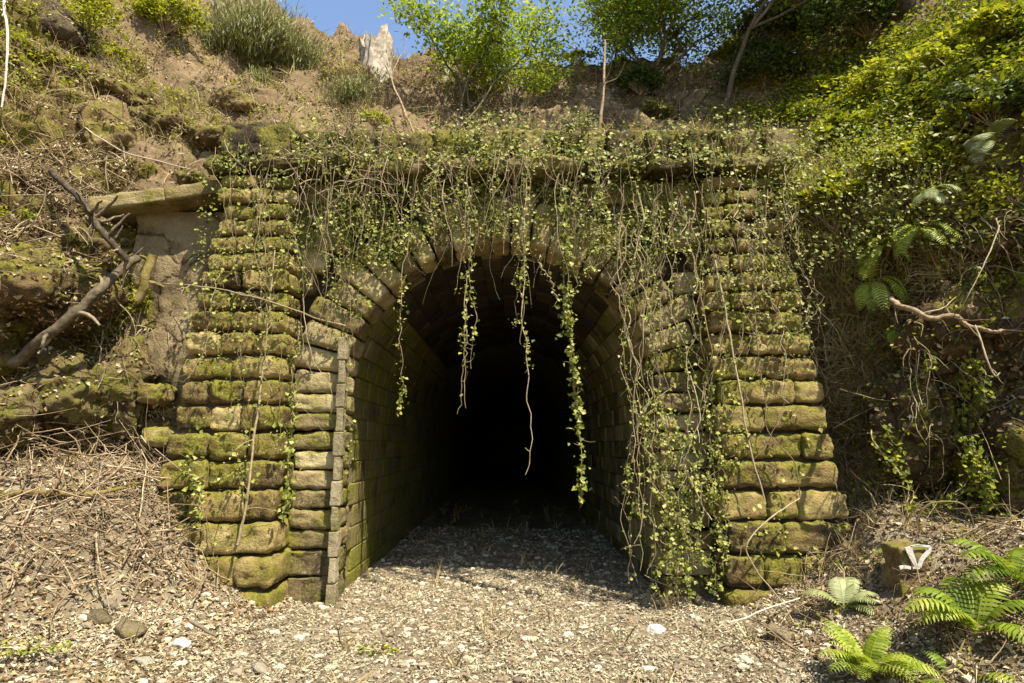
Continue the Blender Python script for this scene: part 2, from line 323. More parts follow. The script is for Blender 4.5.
LST = [(-3.1, [(-.1, -.2), (.3, .0), (.40, .8), (.45, 2.2), (.45, 3.4), (.45, 4.2), (.7, 4.9), (1.4, 5.5), (2.6, 6.2)]),
       (-3.9, [(-.6, -.2), (-.1, .3), (.20, 1.0), (.35, 2.2), (.35, 3.4), (.35, 4.1), (.7, 4.8), (1.4, 5.7), (2.6, 6.9)]),
       (-4.5, [(-1.2, -.2), (-.5, .5), (-.15, 1.3), (-.1, 2.2), (.1, 3.1), (.25, 4.0), (.7, 4.9), (1.4, 6.0), (2.6, 7.4)]),
       (-5.2, [(-1.9, -.2), (-1.2, .8), (-.7, 1.5), (-.6, 2.3), (-1.0, 3.0), (-.6, 3.8), (.4, 4.9), (1.3, 6.2), (2.6, 7.9)]),
       (-6.5, [(-4.2, -.2), (-2.6, .8), (-1.8, 1.6), (-1.5, 2.5), (-1.8, 3.3), (-1.2, 4.1), (-.1, 5.4), (1.0, 6.8), (2.6, 8.8)]),
       (-8.0, [(-14, -.2), (-13, 1.2), (-12, 2.0), (-11, 3.0), (-10, 4.2), (-8, 5.6), (-4, 7.2), (-1., 8.6), (2.6, 10.2)]),
       (-12., [(-16, 0), (-15, 2.2), (-14, 4.0), (-13, 5.5), (-11, 7.0), (-9, 8.6), (-5, 10.2), (-1, 11.6), (2.6, 13.5)])]
LV, LF = profile_sheet(LST, .05, .055, .25, 1.25, 3.0)
RST = [(2.7, [(.3, -.2), (.5, .3), (.5, 1.2), (.5, 2.2), (.5, 3.2), (.45, 4.1), (.5, 4.75), (1.0, 5.1), (2.2, 5.6)]),
       (3.3, [(-.3, -.2), (.15, .4), (.35, 1.2), (.35, 2.2), (.35, 3.2), (.2, 4.1), (.3, 4.7), (1.0, 5.0), (2.2, 5.5)]),
       (3.9, [(-1.2, .0), (-.5, .7), (.1, 1.2), (.2, 2.1), (-.1, 3.0), (-.4, 3.8), (-.1, 4.6), (.8, 4.9), (2.2, 5.6)]),
       (4.6, [(-2.2, .1), (-1.3, .9), (-.6, 1.4), (-.5, 2.2), (-1.0, 3.1), (-1.4, 3.9), (-.8, 4.8), (.4, 5.3), (2.2, 6.4)]),
       (5.4, [(-3.6, .3), (-2.4, 1.0), (-1.5, 1.5), (-1.3, 2.4), (-1.9, 3.3), (-2.3, 4.2), (-1.5, 5.3), (.2, 6.2), (2.2, 7.6)]),
       (6.6, [(-7, .3), (-5, 1.2), (-3.8, 1.9), (-3.4, 2.8), (-3.6, 3.8), (-3.4, 4.9), (-2.2, 6.3), (-.2, 7.4), (2.2, 9.2)]),
       (8.0, [(-15, .3), (-14, 1.5), (-13, 2.4), (-12, 3.4), (-11, 4.4), (-9, 6.0), (-5, 7.8), (-1.5, 9.2), (2.2, 11.)]),
       (12., [(-16, .5), (-15, 2.5), (-14, 4.0), (-13, 5.5), (-11, 7.2), (-9, 9.0), (-5, 11.), (-1.5, 12.6), (2.2, 15.)])]
RV, RF = profile_sheet(RST, .055, .06, .17, 1.2, 11.0)
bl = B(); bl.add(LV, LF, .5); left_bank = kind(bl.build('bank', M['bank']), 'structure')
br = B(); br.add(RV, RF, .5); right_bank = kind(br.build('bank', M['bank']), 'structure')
# upper hillside
hx = np.concatenate([np.linspace(-40, -11, 20)[:-1], np.arange(-11, 11.01, .08), np.linspace(11, 40, 20)[1:]])
hy = np.concatenate([np.arange(.30, 7.6, .07), np.linspace(7.7, 60, 30)])
X, Y = np.meshgrid(hx, hy, indexing='ij'); Z = h_hill(X, Y); f = lambda a: a.ravel()
HV = np.stack([f(X), f(Y), f(Z)], 1)
dd = np.array([.30*noise.ridged_multi_fractal(Vector((p[0]*.8, p[1]*.8, p[2]*.9)), .8, 2.1, 5, .9, 2)-.3+.22*fbm(p, .6, 4)+.04*fbm(p, 5, 3) for p in HV])
edge = ss(.3, 1.2, HV[:, 1]); HV[:, 2] += dd*np.where(np.abs(HV[:, 0]) < 3.6, edge, 1); HV[:, 1] -= dd*.5*edge
HF = gridfaces(len(hx), len(hy))
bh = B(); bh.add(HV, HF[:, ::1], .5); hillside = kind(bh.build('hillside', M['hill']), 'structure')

TERR = {}
for nm, V, F in (('g', GV, GF), ('l', LV, LF), ('r', RV, RF), ('h', HV, HF)):
    TERR[nm] = (BVHTree.FromPolygons(V.tolist(), F.tolist()), V, F)
def hit(px, py, which='glrh'):
    best = None; v = ray(px, py)
    for w in which:
        p, n, i, d = TERR[w][0].ray_cast(Vector(CAMP), Vector(v), 300)
        if p is not None and (best is None or d < best[1]): best = (np.array(p[:]), d, np.array(n[:]))
    if best is None: return at(px, py, 7.0), np.array([0, 0, 1.])
    n = best[2]; n = -n if n@v > 0 else n
    return best[0], n
def drop(x, y, which='glrh'):
    z = -9
    for w in which:
        p, n, i, d = TERR[w][0].ray_cast(Vector((x, y, 60)), Vector((0, 0, -1)), 100)
        if p is not None: z = max(z, p[2])
    return np.array([x, y, z])
def sample(which, n, mask=None, over=6):
    """area weighted random points with normals on a terrain sheet, inside the pixel mask"""
    _, V, F = TERR[which]; A, Bp, Cp, D = V[F[:, 0]], V[F[:, 1]], V[F[:, 2]], V[F[:, 3]]
    cx, cy = proj((A+Cp)/2); dep = ((A+Cp)/2-CAMP)@FW; ok = (dep > 2) & (dep < 19) & (cx > -260) & (cx < 1284) & (cy > -160) & (cy < 760)
    nn = np.cross(Cp-A, D-Bp); area = np.linalg.norm(nn, axis=1)*.5; w = area*ok
    if mask is not None:
        ki = np.nonzero(ok)[0]; mm = np.zeros(len(w)); mm[ki] = np.clip(mask(cx[ki], cy[ki], ((A+Cp)/2)[ki], nrm(nn)[ki]), 0, 1.3); w = w*mm
    w = w/w.sum()
    idx = rng.choice(len(F), n, p=w); u, v = rng.random((2, n, 1))
    P = (A[idx]*(1-u)+Bp[idx]*u)*(1-v)+(D[idx]*(1-u)+Cp[idx]*u)*v; N = nrm(nn[idx]); N = np.where(((CAMP-P)*N).sum(1, keepdims=True) < 0, -N, N)
    return P, N
def blobs(L, base=0.0):
    def f(x, y, P, N):
        r = np.full(len(x), base)
        for cx, cy, rx, ry, w in L: r = np.maximum(r, w*np.exp(-(((x-cx)/rx)**2+((y-cy)/ry)**2)))
        return r*(.18+1.5*(np.array([fbm(p, 1.6, 3) for p in P]) > 0))
    return f

# ------------------------------------------------------------------ tunnel portal
XC, RI, ZS = -.13, 1.71, 2.15
portal = thing('tunnel_portal', 'old mossy sandstone railway tunnel portal with round arch, rusticated buttresses and dark opening', 'tunnel portal', (XC, 0, 0))
EX, EY, EZ = np.array([1., 0, 0]), np.array([0, 1., 0]), np.array([0, 0, 1.])
def merge_warp(dst, tmp, fn, amp):
    for v, fc, r, mi in zip(tmp.V, tmp.F, tmp.R, tmp.MI):
        w = fn(v)
        if amp:
            cen = w.mean(0); sd = random.random()*40
            dn = np.array([noise.fractal(Vector((p[0]*4.5+sd, p[1]*4.5, p[2]*4.5)), .9, 2, 4)+.5*noise.fractal(Vector((p[0]*15, p[1]*15, p[2]*15)), .9, 2, 3) for p in w])
            w = w+nrm(w-cen)*(dn*amp)[:, None]
        off = int(fc.min()); dst.add(w, fc-off, r)
def polar_block(dst, r0, r1, a0, a1, y0, y1, rr=.05, amp=.02, hi=True, rc=None):
    rc = (r0+r1)/2 if rc is None else rc
    t = B(); block(t, ((r0+r1)/2, (a0+a1)/2*rc, (y0+y1)/2), EX, EY, EZ, r1-r0, (a1-a0)*rc, y1-y0, rr, 0, hi=hi)
    def fn(v): return np.stack([XC+v[:, 0]*np.cos(v[:, 1]/rc), v[:, 2], ZS+v[:, 0]*np.sin(v[:, 1]/rc)], 1)
    merge_warp(dst, t, fn, amp)
# ring of voussoirs
b = B(); NV = 25
for i in range(NV):
    a0, a1 = pi*i/NV, pi*(i+1)/NV; o = random.uniform(-.02, .03)
    polar_block(b, RI, RI+random.uniform(.52, .60)+(.12 if i % 2 else 0), a0+.004, a1-.004, -.10-o, .40, .055, .024)
b.build('arch_ring', M['stone'], portal)
# jambs
for s in (-1, 1):
    b = B(); z = -.12; k = 0
    hs = [.42, .30] + [.232]*8
    tot = sum(hs); hs = [h*(ZS+.12)/tot for h in hs]
    for h in hs:
        w = .52+random.uniform(-.02, .03)
        block(b, (XC+s*(RI+w/2), .15, z+h/2), EX, EZ, EY, w+random.uniform(-.02, .02), h-.014, .52+random.uniform(-.03, .03), .05 if k > 1 else .03, .022); z += h; k += 1
    b.build('jamb', M['stone'], portal)
b = B(); z = -.05; k = 0
while z < 2.72:
    h = .255; w_ = .075 if k % 2 else .10; block(b, (XC-RI+.012-w_*.1, -.155, z+h/2), EX, EZ, EY, w_, h-.006, .13, .012, .008); z += h; k += 1
b.build('edge_strip', M['pale_edge'], portal)
# buttress pilasters
def pilaster(xo0, xo1, xi0, xi1, pr0, pr1, name):
    b = B(); z = -.1; zt = 4.60; hs = np.linspace(.37, .19, 19); hs = hs*(zt-z)/hs.sum()
    for k, h in enumerate(hs):
        t = (z+h/2)/zt; xa, xb = xo0+(xo1-xo0)*t, xi0+(xi1-xi0)*t; xl, xr = min(xa, xb), max(xa, xb); xl += random.uniform(-.035, .035); xr += random.uniform(-.03, .03)
        pr = pr0+(pr1-pr0)*t; W = xr-xl; m = 3 if (W > 1.0 and k % 2) or random.random() < .3 else 2; cuts = np.linspace(0, 1, m+1); cuts[1:-1] += rng.uniform(-.10, .10, m-1)
        for c0, c1 in zip(cuts[:-1], cuts[1:]):
            o = random.uniform(-.03, .03); L = (c1-c0)*W
            block(b, (xl+(c0+c1)/2*W, (.15-pr-o)/2, z+h/2), EX, EZ, EY, L+.010, h-.022+random.uniform(-.010, .0), pr+.15+o, random.uniform(.05, .065), .025)
        z += h
    o = b.build('pilaster', M['stone_mossy'], portal)
    c = B()
    Vv = []; 
    for zz, t in ((-.1, 0), (zt, 1)):
        xa, xb = xo0+(xo1-xo0)*t, xi0+(xi1-xi0)*t; pr = pr0+(pr1-pr0)*t-.09; xl, xr = min(xa, xb)+.07, max(xa, xb)-.07
        Vv += [(xl, -pr, zz), (xr, -pr, zz), (xr, .2, zz), (xl, .2, zz)]
    c.add(Vv, [[0, 1, 5, 4], [1, 2, 6, 5], [2, 3, 7, 6], [3, 0, 4, 7], [4, 5, 6, 7], [3, 2, 1, 0]], .5); c.build('core', M['backing'], o, smooth=False)
pilaster(-3.66, -3.22, -2.30, -2.46, .62, .30, 'l')
pilaster(3.42, 2.92, 2.08, 2.14, .58, .28, 'r')
# facade backing and spandrel stones
b = B(); xs_ = np.linspace(-3.3, 3.05, 128); zb = np.where(np.abs(xs_-XC) < RI+.03, ZS+np.sqrt(np.maximum((RI+.03)**2-(xs_-XC)**2, 0)), -.3)
V = []; 
for yy in (.13, .42):
    V += [(x, yy, z) for x, z in zip(xs_, zb)]+[(x, yy, 4.72) for x in xs_]
n_ = len(xs_); i = np.arange(n_-1); F = np.concatenate([np.stack([i, i+1, i+1+n_, i+n_], 1), np.stack([i+2*n_, i+3*n_, i+1+3*n_, i+1+2*n_], 1)])
b.add(V, F, .3); wall = b.build('facade_wall', M['backing'], portal, smooth=False)
b = B(); b2 = B(); z = 2.2; k = 0
while z < 4.5:
    h = .27; x = -2.55+(.0 if k % 2 else -.2)
    while x < 2.4:
        L = random.uniform(.42, .62); cx_ = x+L/2; rr = min(math.hypot(cx_-XC+dx_, z+dz_-ZS) for dx_ in (-L/2, L/2) for dz_ in (0, h))
        if rr > RI+.50: block(b if cx_ < XC else b2, (cx_, .09, z+h/2), EX, EZ, EY, L+.02, h+.004, .26+random.uniform(-.03, .03), .06, .02)
        x += L
    z += h; k += 1
b.build('spandrel', M['stone'], portal); b2.build('spandrel', M['stone'], portal)
# cornice, parapet, cap
b = B(); x = -3.42
while x < 3.1:
    L = random.uniform(.7, .95); L = min(L, 3.14-x) if 3.14-x-L > .25 else 3.14-x
    block(b, (x+L/2, -.02+random.uniform(-.03, .04), 4.70+random.uniform(-.018, .012)), EX, EZ, EY, L-.012, .15, .74+random.uniform(-.06, .04), .045, .06); x += L+.002
b.build('cornice', M['stone_dark'], portal)
b = B(); x = -2.5
while x < 2.95:
    L = random.uniform(.42, .6); 
    block(b, (x+L/2, .10, 5.02+random.uniform(-.02, .02)), EX, EZ, EY, L-.012, .46+random.uniform(-.05, .02), .5+random.uniform(-.05, .04), .06, .035); x += L
b.build('parapet', M['stone_dark'], portal)
b = B(); block(b, (-2.93, .05, 5.04), EX, EZ, EY, .84, .50, .6, .09, .05); b.build('capstone', M['stone_dark'], portal)
# lining
b = B(); bv = B(); bw = B(); yy = .40; row = 0
NA = 22
while yy < 7.0:
    Ly = .52
    for s in (-1, 1):
        zc = -.1
        bb = bw if s < 0 else b
        for c in range(9):
            h = (ZS+.1)/9; oy = (.26 if c % 2 else 0); o = random.uniform(-.012, .012)
            block(bb, (XC+s*(RI+.03+.12+o*(.0 if s < 0 else 1)), yy+Ly/2+oy, zc+h/2), EY, EZ, EX, Ly-(.0 if s < 0 else .004), h-(.0005 if s < 0 else .004), .24, .004 if s < 0 else .014, .003 if s < 0 else .010, hi=False); zc += h
    for i in range(NA):
        oy = (.26 if i % 2 else 0); o = random.uniform(-.012, .012)
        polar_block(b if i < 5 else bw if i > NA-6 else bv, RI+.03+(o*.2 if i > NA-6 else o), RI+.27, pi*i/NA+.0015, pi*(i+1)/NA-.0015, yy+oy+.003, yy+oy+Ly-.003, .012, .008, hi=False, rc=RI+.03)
    yy += Ly
ang = np.linspace(0, pi, 25); prof = [(XC+RI+.06, -.4)]+[(XC+(RI+.06)*cos(a), ZS+(RI+.06)*sin(a)) for a in ang]+[(XC-RI-.06, -.4)]
ys_ = np.concatenate([np.arange(.3, 12, .6), np.arange(12, 46, 2)])
V = [(x, y, z) for y in ys_ for x, z in prof]; b.add(V, gridfaces(len(ys_), len(prof)), .5)
k0 = len(ys_)-1; cap = [(XC, ys_[-1], -.4)]+[(x, ys_[-1], z) for x, z in prof]; b.add(cap, [[0, i+1, i+2] for i in range(len(prof)-1)], .5)
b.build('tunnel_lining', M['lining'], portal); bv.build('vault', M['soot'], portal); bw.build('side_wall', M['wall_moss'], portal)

# ------------------------------------------------------------------ left wing wall with sloping coping
wing = thing('wing_wall', 'smooth lit sandstone wing wall left of the portal under a sloping stone coping', 'wall', (-3.75, .1, .8))
b = B(); nu, nv = 40, 90; U, Vv = np.meshgrid(np.linspace(-4.42, -3.15, nu), np.linspace(.5, 4.32, nv), indexing='ij')
P = np.stack([U.ravel(), np.full(U.size, .12)+.0*U.ravel(), Vv.ravel()], 1)
P[:, 1] += np.array([.07*fbm(p, 1.3, 5)+.06*noise.ridged_multi_fractal(Vector((p[0]*1.1+p[2]*.6, 0, p[2]*.9)), .8, 2, 4, .9, 2)-.06 for p in P])
Q = P.copy(); Q[:, 1] = .6
b.add(P, gridfaces(nu, nv)[:, ::-1], .5); b.add(Q, gridfaces(nu, nv), .5)
for idx in (np.arange(nv), np.arange(nv)+(nu-1)*nv, np.arange(nu)*nv+nv-1):
    k = len(idx); b.add(np.vstack([P[idx], Q[idx]]), np.stack([np.arange(k-1), np.arange(k-1)+1, np.arange(k-1)+1+k, np.arange(k-1)+k], 1), .5)
b.build('wall_face', M['face'], wing)
b = B(); A = at(88, 203, -.25); A[1] = -.25; E = at(224, 184, -.2)
dirv = nrm(E-A); Lc = np.linalg.norm(E-A); upv = nrm(np.cross(dirv, EY)); upv = upv if upv[2] > 0 else -upv
for t0, t1 in ((0, .55), (.552, 1)):
    c = A+dirv*Lc*(t0+t1)/2+EY*.33; block(b, c, dirv, upv, EY, Lc*(t1-t0)+.02, .17, .62, .03, .018)
b.build('coping', M['stone_dark'], wing)

# small stones left of the left buttress
for (px, py, w_, h_, d_, lab) in ((157, 394, .28, .22, .35, 'upper small squared stone wedged against the left buttress'), (163, 437, .30, .2, .4, 'lower small squared stone wedged against the left buttress')):
    p = at(px, py, -.12); b = B(); block(b, p, EX, EZ, EY, w_, h_, d_, .07, .03); tag(b.build('loose_block', M['stone_mossy'], loc=p), lab, 'stone', 'squared blocks beside the left buttress')

# ------------------------------------------------------------------ rocks
BO = []
def boulder(px, py, y, size, seed, label, mat='boulder', rot=0., which='glrh', name='boulder', amp=.09, push=.3, cat='rock', planes=17, group=None):
    if y is None: p, n = hit(px, py, which); p = p-n*size[2]*push*0+np.array([0, size[1]*push, 0])
    else: p = at(px, py, y)
    b = B(); rock(b, p, size, seed, 5, planes, amp, rot=rot, sharp=26); BO.append((b.V[0], b.F[0])); o = b.build(name, M[mat], loc=p); return tag(o, label, cat, group)
boulder(45, 290, -.22, (.95, .6, .42), 3, 'huge dark overhanging boulder at the left edge, topped with dead roots', mat='rock', rot=.25, amp=.12)
boulder(15, 285, -.85, (.45, .4, .32), 5, 'brown shaded boulder at the far left edge below the root mat', mat='rock', rot=.3, amp=.12)
boulder(150, 125, None, (.62, .5, .42), 8, 'cracked mossy outcrop under the long pale cane', mat='rock', push=.35, amp=.12)
boulder(205, 140, None, (.50, .4, .34), 9, 'brown mossy outcrop just above the sloping coping', mat='rock', push=.35, amp=.12)
boulder(100, 140, None, (.45, .4, .5), 12, 'dark leaning outcrop left of the cracked mossy one', mat='rock', push=.3, amp=.12)
boulder(45, 25, None, (.42, .4, .55), 14, 'tall yellow brown rock at the upper left corner', mat='boulder', push=.3)
boulder(118, 95, None, (.55, .4, .22), 15, 'flat brown rock ledge below the yellow weeds, upper left', mat='rock', push=.3)
boulder(238, 105, None, (.45, .4, .26), 16, 'low brown rock on the slope above the left buttress', mat='rock', push=.3)
boulder(200, 185, .5, (.25, .3, .16), 18, 'small brown rock tucked behind the coping', mat='rock')
boulder(600, 110, None, (.55, .3, .26), 21, 'pale sandy rock on the slope above the arch', mat='boulder', push=.2)
boulder(695, 112, None, (.6, .4, .5), 23, 'tan sandstone outcrop behind the parapet, foot of the tall thin tree', mat='boulder', push=.25)
boulder(955, 335, -.70, (.62, .55, .5), 31, 'brown jutting rock under the long bare root on the right bank', mat='rock', rot=-.3, amp=.14)
boulder(985, 235, -.9, (.42, .5, .42), 32, 'dark rock at the right edge below the upper ferns', mat='rock', amp=.14)
boulder(925, 425, -.50, (.55, .5, .55), 33, 'mossy shaded boulder in the middle of the right bank', mat='rock', rot=.2, amp=.14)
boulder(62, 395, -.42, (.55, .35, .42), 41, 'bright green mossy rock face at the left, under the leaning log', mat='mossrock', amp=.14)
boulder(125, 385, -.12, (.34, .3, .48), 42, 'mossy rock between the left cliff and the left buttress', mat='mossrock', amp=.14)
boulder(8, 420, -.85, (.3, .3, .3), 43, 'small mossy rock at the left edge above the brushwood', mat='mossrock', amp=.14)
boulder(1010, 470, -.95, (.45, .5, .8), 34, 'big smooth dark boulder at the right edge above the fern', mat='rock', amp=.08)
boulder(875, 470, .05, (.25, .35, .5), 35, 'narrow dark rock beside the right buttress', mat='rock', amp=.1)
bV = np.concatenate([v for v, f_ in BO]); o_ = np.cumsum([0]+[len(v) for v, f_ in BO[:-1]]); bF = np.concatenate([f_+k for (v, f_), k in zip(BO, o_)]); bF = np.hstack([bF, bF[:, 2:3]])
TERR['b'] = (BVHTree.FromPolygons(bV.tolist(), bF[:, :3].tolist()), bV, bF)
for i, (px, py, s, lab, m) in enumerate([(181, 647, .075, 'bright white stone on the gravel in front of the left buttress', 'white_stone'), (655, 633, .085, 'cream rounded stone on the gravel, right of the track', 'white_stone'),
    (128, 633, .12, 'flat buff stone at the foot of the brushwood pile', 'boulder'), (100, 620, .09, 'grey stone beside the flat buff stone', 'boulder'), (145, 664, .07, 'flat tan stone near the bottom left corner', 'pale_stone'),
    (110, 606, .06, 'small buff chip of stone at the edge of the brushwood', 'pale_stone'), (262, 672, .06, 'small tan stone lying at the lower edge, left of centre', 'pale_stone'), (780, 640, .11, 'tan flat stone near the bright fern at lower right', 'boulder'),
    (700, 605, .09, 'brown stone at the foot of the ivy curtain', 'boulder')]):
    p, n = hit(px, py, 'g'); p = p+np.array([0, 0, s*.25]); b = B(); rock(b, p, (s, s*.8, s*.55), 50+i, 3, 9, .1, rot=.1*i); tag(b.build('loose_stone', M[m], loc=p), lab, 'stone', 'loose stones on the ground')

# ------------------------------------------------------------------ ground scatter
P, N = sample('g', 9000, lambda x, y, P, N: np.where(h_ground(P[:, 0], P[:, 1]) > .25, .12, 1.)*np.where((P[:, 1] < 5) & (y > 440), 1., 0.)*np.where(np.abs(P[:, 0]-XC) > RI, P[:, 1] < .4, 1))
b = B(); V0, F0 = ico(1)
for p in P[:5200]:
    s = .012+.03*random.random()**3; q = V0*(s*np.array([random.uniform(.8, 1.5), random.uniform(.8, 1.3), random.uniform(.4, .8)])); q = q*rng.uniform(.75, 1.2, (len(q), 1)); b.add(q+p+np.array([0, 0, s*.3]), F0, random.random())
kind(b.build('gravel', M['pebble'], smooth=False), 'stuff', 'grey and buff pebbles strewn over the track', 'gravel')
def gm(x, y, P, N):
    inside = (np.abs(P[:, 0]-XC) < RI)
    return np.where(h_ground(P[:, 0], P[:, 1]) > .25, .16, 1.)*np.where((y > 430) & (P[:, 1] < np.where(inside, 6, .3)), 1., 0.)*np.where(P[:, 1] > 1.3, .25, 1)*(.30+.70*ss(-.25, .25, np.array([fbm(p, 1.5, 3) for p in P])))
P, N = sample('g', 135000, gm)
b = B(); k = len(P); S = .009+.036*rng.random(k)**2.6
h2 = k//3
leaves(b, P[:h2]+N[:h2]*(.006+.02*rng.random((h2, 1))), N[:h2], S[:h2]*1.7, np.clip(rng.normal(.5, .27, h2), 0, 1), .09, .05, spread=.3)
P, N, S, k = P[h2:], N[h2:], S[h2:], k-h2
leaves(b, P+N*(.004+.018*rng.random((k, 1))), N, S, np.clip(rng.normal(.52, .27, k), 0, 1), .28, .12, spread=.38)
kind(b.build('leaf_litter', M['chips'], smooth=False), 'stuff', 'layer of dry leaves and wood chips covering the track', 'leaf litter')
# litter on the banks and hillside
b = B()
for w, n_, mk in (('b', 9000, lambda x, y, P, N: np.clip(np.abs(N[:, 2])*1.2, .08, 1)),('l', 22000, blobs([(60, 190, 110, 50, 1), (160, 90, 200, 90, .8), (30, 520, 200, 110, .8)], .15)),
                  ('r', 20000, blobs([(950, 560, 120, 80, 1), (860, 230, 90, 90, .6), (860, 540, 60, 60, 1), (930, 330, 100, 60, .5)], .15)),
                  ('h', 60000, blobs([(450, 100, 300, 60, .8), (170, 100, 200, 80, .8), (780, 80, 250, 90, .6)], .35))):
    P, N = sample(w, n_, mk, over=4); k = len(P); S = .025+.045*rng.random(k)
    leaves(b, P+N*.015, N, S, np.clip(rng.normal(.45, .28, k), 0, 1), .34, .16, spread=.6)
P, N = sample('g', 24000, lambda x, y, P, N: np.where((np.abs(P[:, 0]) > 2.2) & (P[:, 1] < .3), 1, 0), over=5); k = len(P)
leaves(b, P+N*.015, N, .02+.05*rng.random(k), np.clip(rng.normal(.45, .28, k), 0, 1), .3, .16, spread=.6)
kind(b.build('dead_leaves', M['litter'], smooth=False), 'stuff', 'brown dead leaves lying all over the earth banks', 'dead leaves')

# ------------------------------------------------------------------ sticks
def stick(b, p, d, L, r, wig=.3, k=6, n=4, lift=0.0):
    P = wander(p, d, L, k, wig, lift); tube(b, P, np.linspace(r, r*.45, k), n, random.random())
b = B()
def scatter_sticks(which, n_, mask, Lr, rr, up=.35, over=6, wig=.45, pile=.05):
    P, N = sample(which, n_, mask, over=over)
    for p, n in zip(P, N):
        t = nrm(np.cross(n, rng.normal(0, 1, 3))); d = t+n*random.uniform(-.05, up); L = random.uniform(*Lr); stick(b, p+n*random.uniform(.0, pile)-t*L*.3, d, L, rr[0]+(rr[1]-rr[0])*random.random()**1.8, wig*random.choice([.2, .5, 1, 1.2]))
scatter_sticks('g', 8500, lambda x, y, P, N: np.exp(-((x-70)/135)**4-((y-510)/78)**4), (.15, .85), (.0025, .010), .45, wig=.6, pile=.16)
scatter_sticks('l', 1300, blobs([(60, 470, 110, 40, 1), (40, 200, 90, 40, 1), (100, 260, 60, 30, .5), (200, 110, 150, 60, .3)]), (.15, .7), (.003, .010), .6)
scatter_sticks('g', 1500, blobs([(860, 545, 45, 50, 1.3)]), (.12, .6), (.002, .007), .9, wig=.6, pile=.20)
scatter_sticks('g', 2400, blobs([(850, 560, 60, 50, 1), (960, 600, 90, 80, .8), (800, 620, 60, 60, .5)]), (.12, .6), (.003, .008), .6)
scatter_sticks('r', 1500, blobs([(880, 260, 80, 60, 1), (930, 300, 90, 60, .6), (870, 500, 60, 60, 1), (980, 250, 60, 120, .6), (840, 250, 60, 70, .9)]), (.12, .55), (.002, .007), .8)
scatter_sticks('h', 5200, blobs([(300, 70, 130, 45, .6), (760, 80, 60, 50, .8), (400, 100, 120, 40, 1), (560, 110, 140, 30, .6), (150, 90, 200, 80, .4), (850, 90, 200, 80, .4)], .05), (.15, .7), (.003, .010), .8)
scatter_sticks('b', 1000, lambda x, y, P, N: np.where(y > 150, .3+np.abs(N[:, 2]), .1), (.12, .6), (.0015, .006), .5)
scatter_sticks('g', 260, blobs([(520, 640, 360, 50, 1)]), (.06, .3), (.002, .005), .1)
kind(b.build('brushwood', M['stick']), 'stuff', 'tangle of dead sticks and roots heaped over the banks', 'dead sticks')

def branch_thing(name, label, cat, pts, r0, r1, mat='stick', twigs=0, tl=.25, n=7, group=None, leafn=0, wob=.012):
    P = smoothpath(pts, 6); P = P+np.array([[fbm(p+9, 5, 2), fbm(p+19, 5, 2), fbm(p+29, 5, 2)] for p in P])*wob
    b = B(); tube(b, P, np.linspace(r0, r1, len(P)), n, random.random())
    for _ in range(twigs):
        i = random.randrange(1, len(P)); stick(b, P[i], rng.normal(0, 1, 3)+nrm(P[i]-P[i-1]), tl*random.uniform(.5, 1.3), max(r1*.6, .002), .5, 6, 4, -.05)
    o = b.build(name, M[mat], loc=P[0]); return tag(o, label, cat, group)
def pts(L): return [at(*a) for a in L]
branch_thing('fallen_log', 'dark grey broken log leaning across the mossy left rock face', 'log', pts([(12, 362, -.75), (60, 325, -.85), (100, 288, -.75), (138, 258, -.35)]), .055, .045, 'bark', 6, .3, 9, wob=.03)
branch_thing('dead_branch', 'thick pale branch slanting down over the top of the left boulder', 'branch', pts([(52, 172, -.4), (85, 205, -.75), (103, 232, -.85), (128, 262, -.7)]), .036, .034, 'bark', 8, .35, 9, wob=.03)
branch_thing('dead_branch', 'broken mossy stub standing at the end of the leaning log, left bank', 'branch', pts([(137, 300, -.1), (146, 278, -.15), (152, 255, -.15)]), .05, .045, 'stone_mossy', 3, .2, 8, wob=.03)
branch_thing('bare_cane', 'long pale cane lying across the upper left rocks', 'branch', pts([(72, 117, .55), (95, 135, .5), (125, 152, .45), (160, 162, .4), (200, 172, .3)]), .011, .008, 'paletwig', 0)
branch_thing('bare_cane', 'long pale cane arching to the right across the left buttress', 'branch', pts([(150, 283, -.3), (190, 285, -.62), (235, 292, -.7), (280, 305, -.62), (315, 318, -.4), (345, 326, -.2)]), .005, .010, 'stem', 3)
branch_thing('bare_cane', 'curved white cane hanging at the upper left edge', 'branch', pts([(3, 0, -.1), (8, 40, -.2), (6, 75, -.2), (2, 108, -.2)]), .016, .010, 'paletwig', 3, .2)
branch_thing('dead_branch', 'long straight stick lying over the brushwood pile at left', 'branch', pts([(-20, 568, -1.2), (40, 535, -1.25), (90, 495, -1.0), (125, 462, -.8)]), .022, .012, 'stick', 3)
branch_thing('dead_branch', 'mossy horizontal branch across the top of the brushwood pile', 'branch', pts([(-10, 500, -1.3), (30, 492, -1.2), (80, 495, -1.05), (127, 487, -.8)]), .03, .018, 'stone_mossy', 5)
branch_thing('dead_branch', 'short dark stick on the gravel below the left buttress', 'branch', pts([(190, 622, -1.7), (205, 630, -1.8), (218, 637, -1.85)]), .015, .012, 'bark', 0)
branch_thing('dead_branch', 'long bare root jutting from the right bank below the hanging fern', 'branch', pts([(888, 297, -.9), (910, 312, -1.35), (950, 318, -1.45), (985, 330, -1.4), (1012, 334, -1.3)]), .030, .014, 'stick', 10, .35, wob=.05)
branch_thing('bare_cane', 'thin crooked branch dropping from the right upper edge', 'branch', pts([(1000, 225, -1.6), (985, 262, -1.7), (968, 295, -1.7), (960, 312, -1.6)]), .006, .003, 'stem', 6)
branch_thing('bare_cane', 'bare hanging twig below the jutting right root', 'branch', pts([(975, 325, -1.45), (985, 355, -1.5), (995, 375, -1.5), (1000, 372, -1.5)]), .009, .005, 'stick', 2)
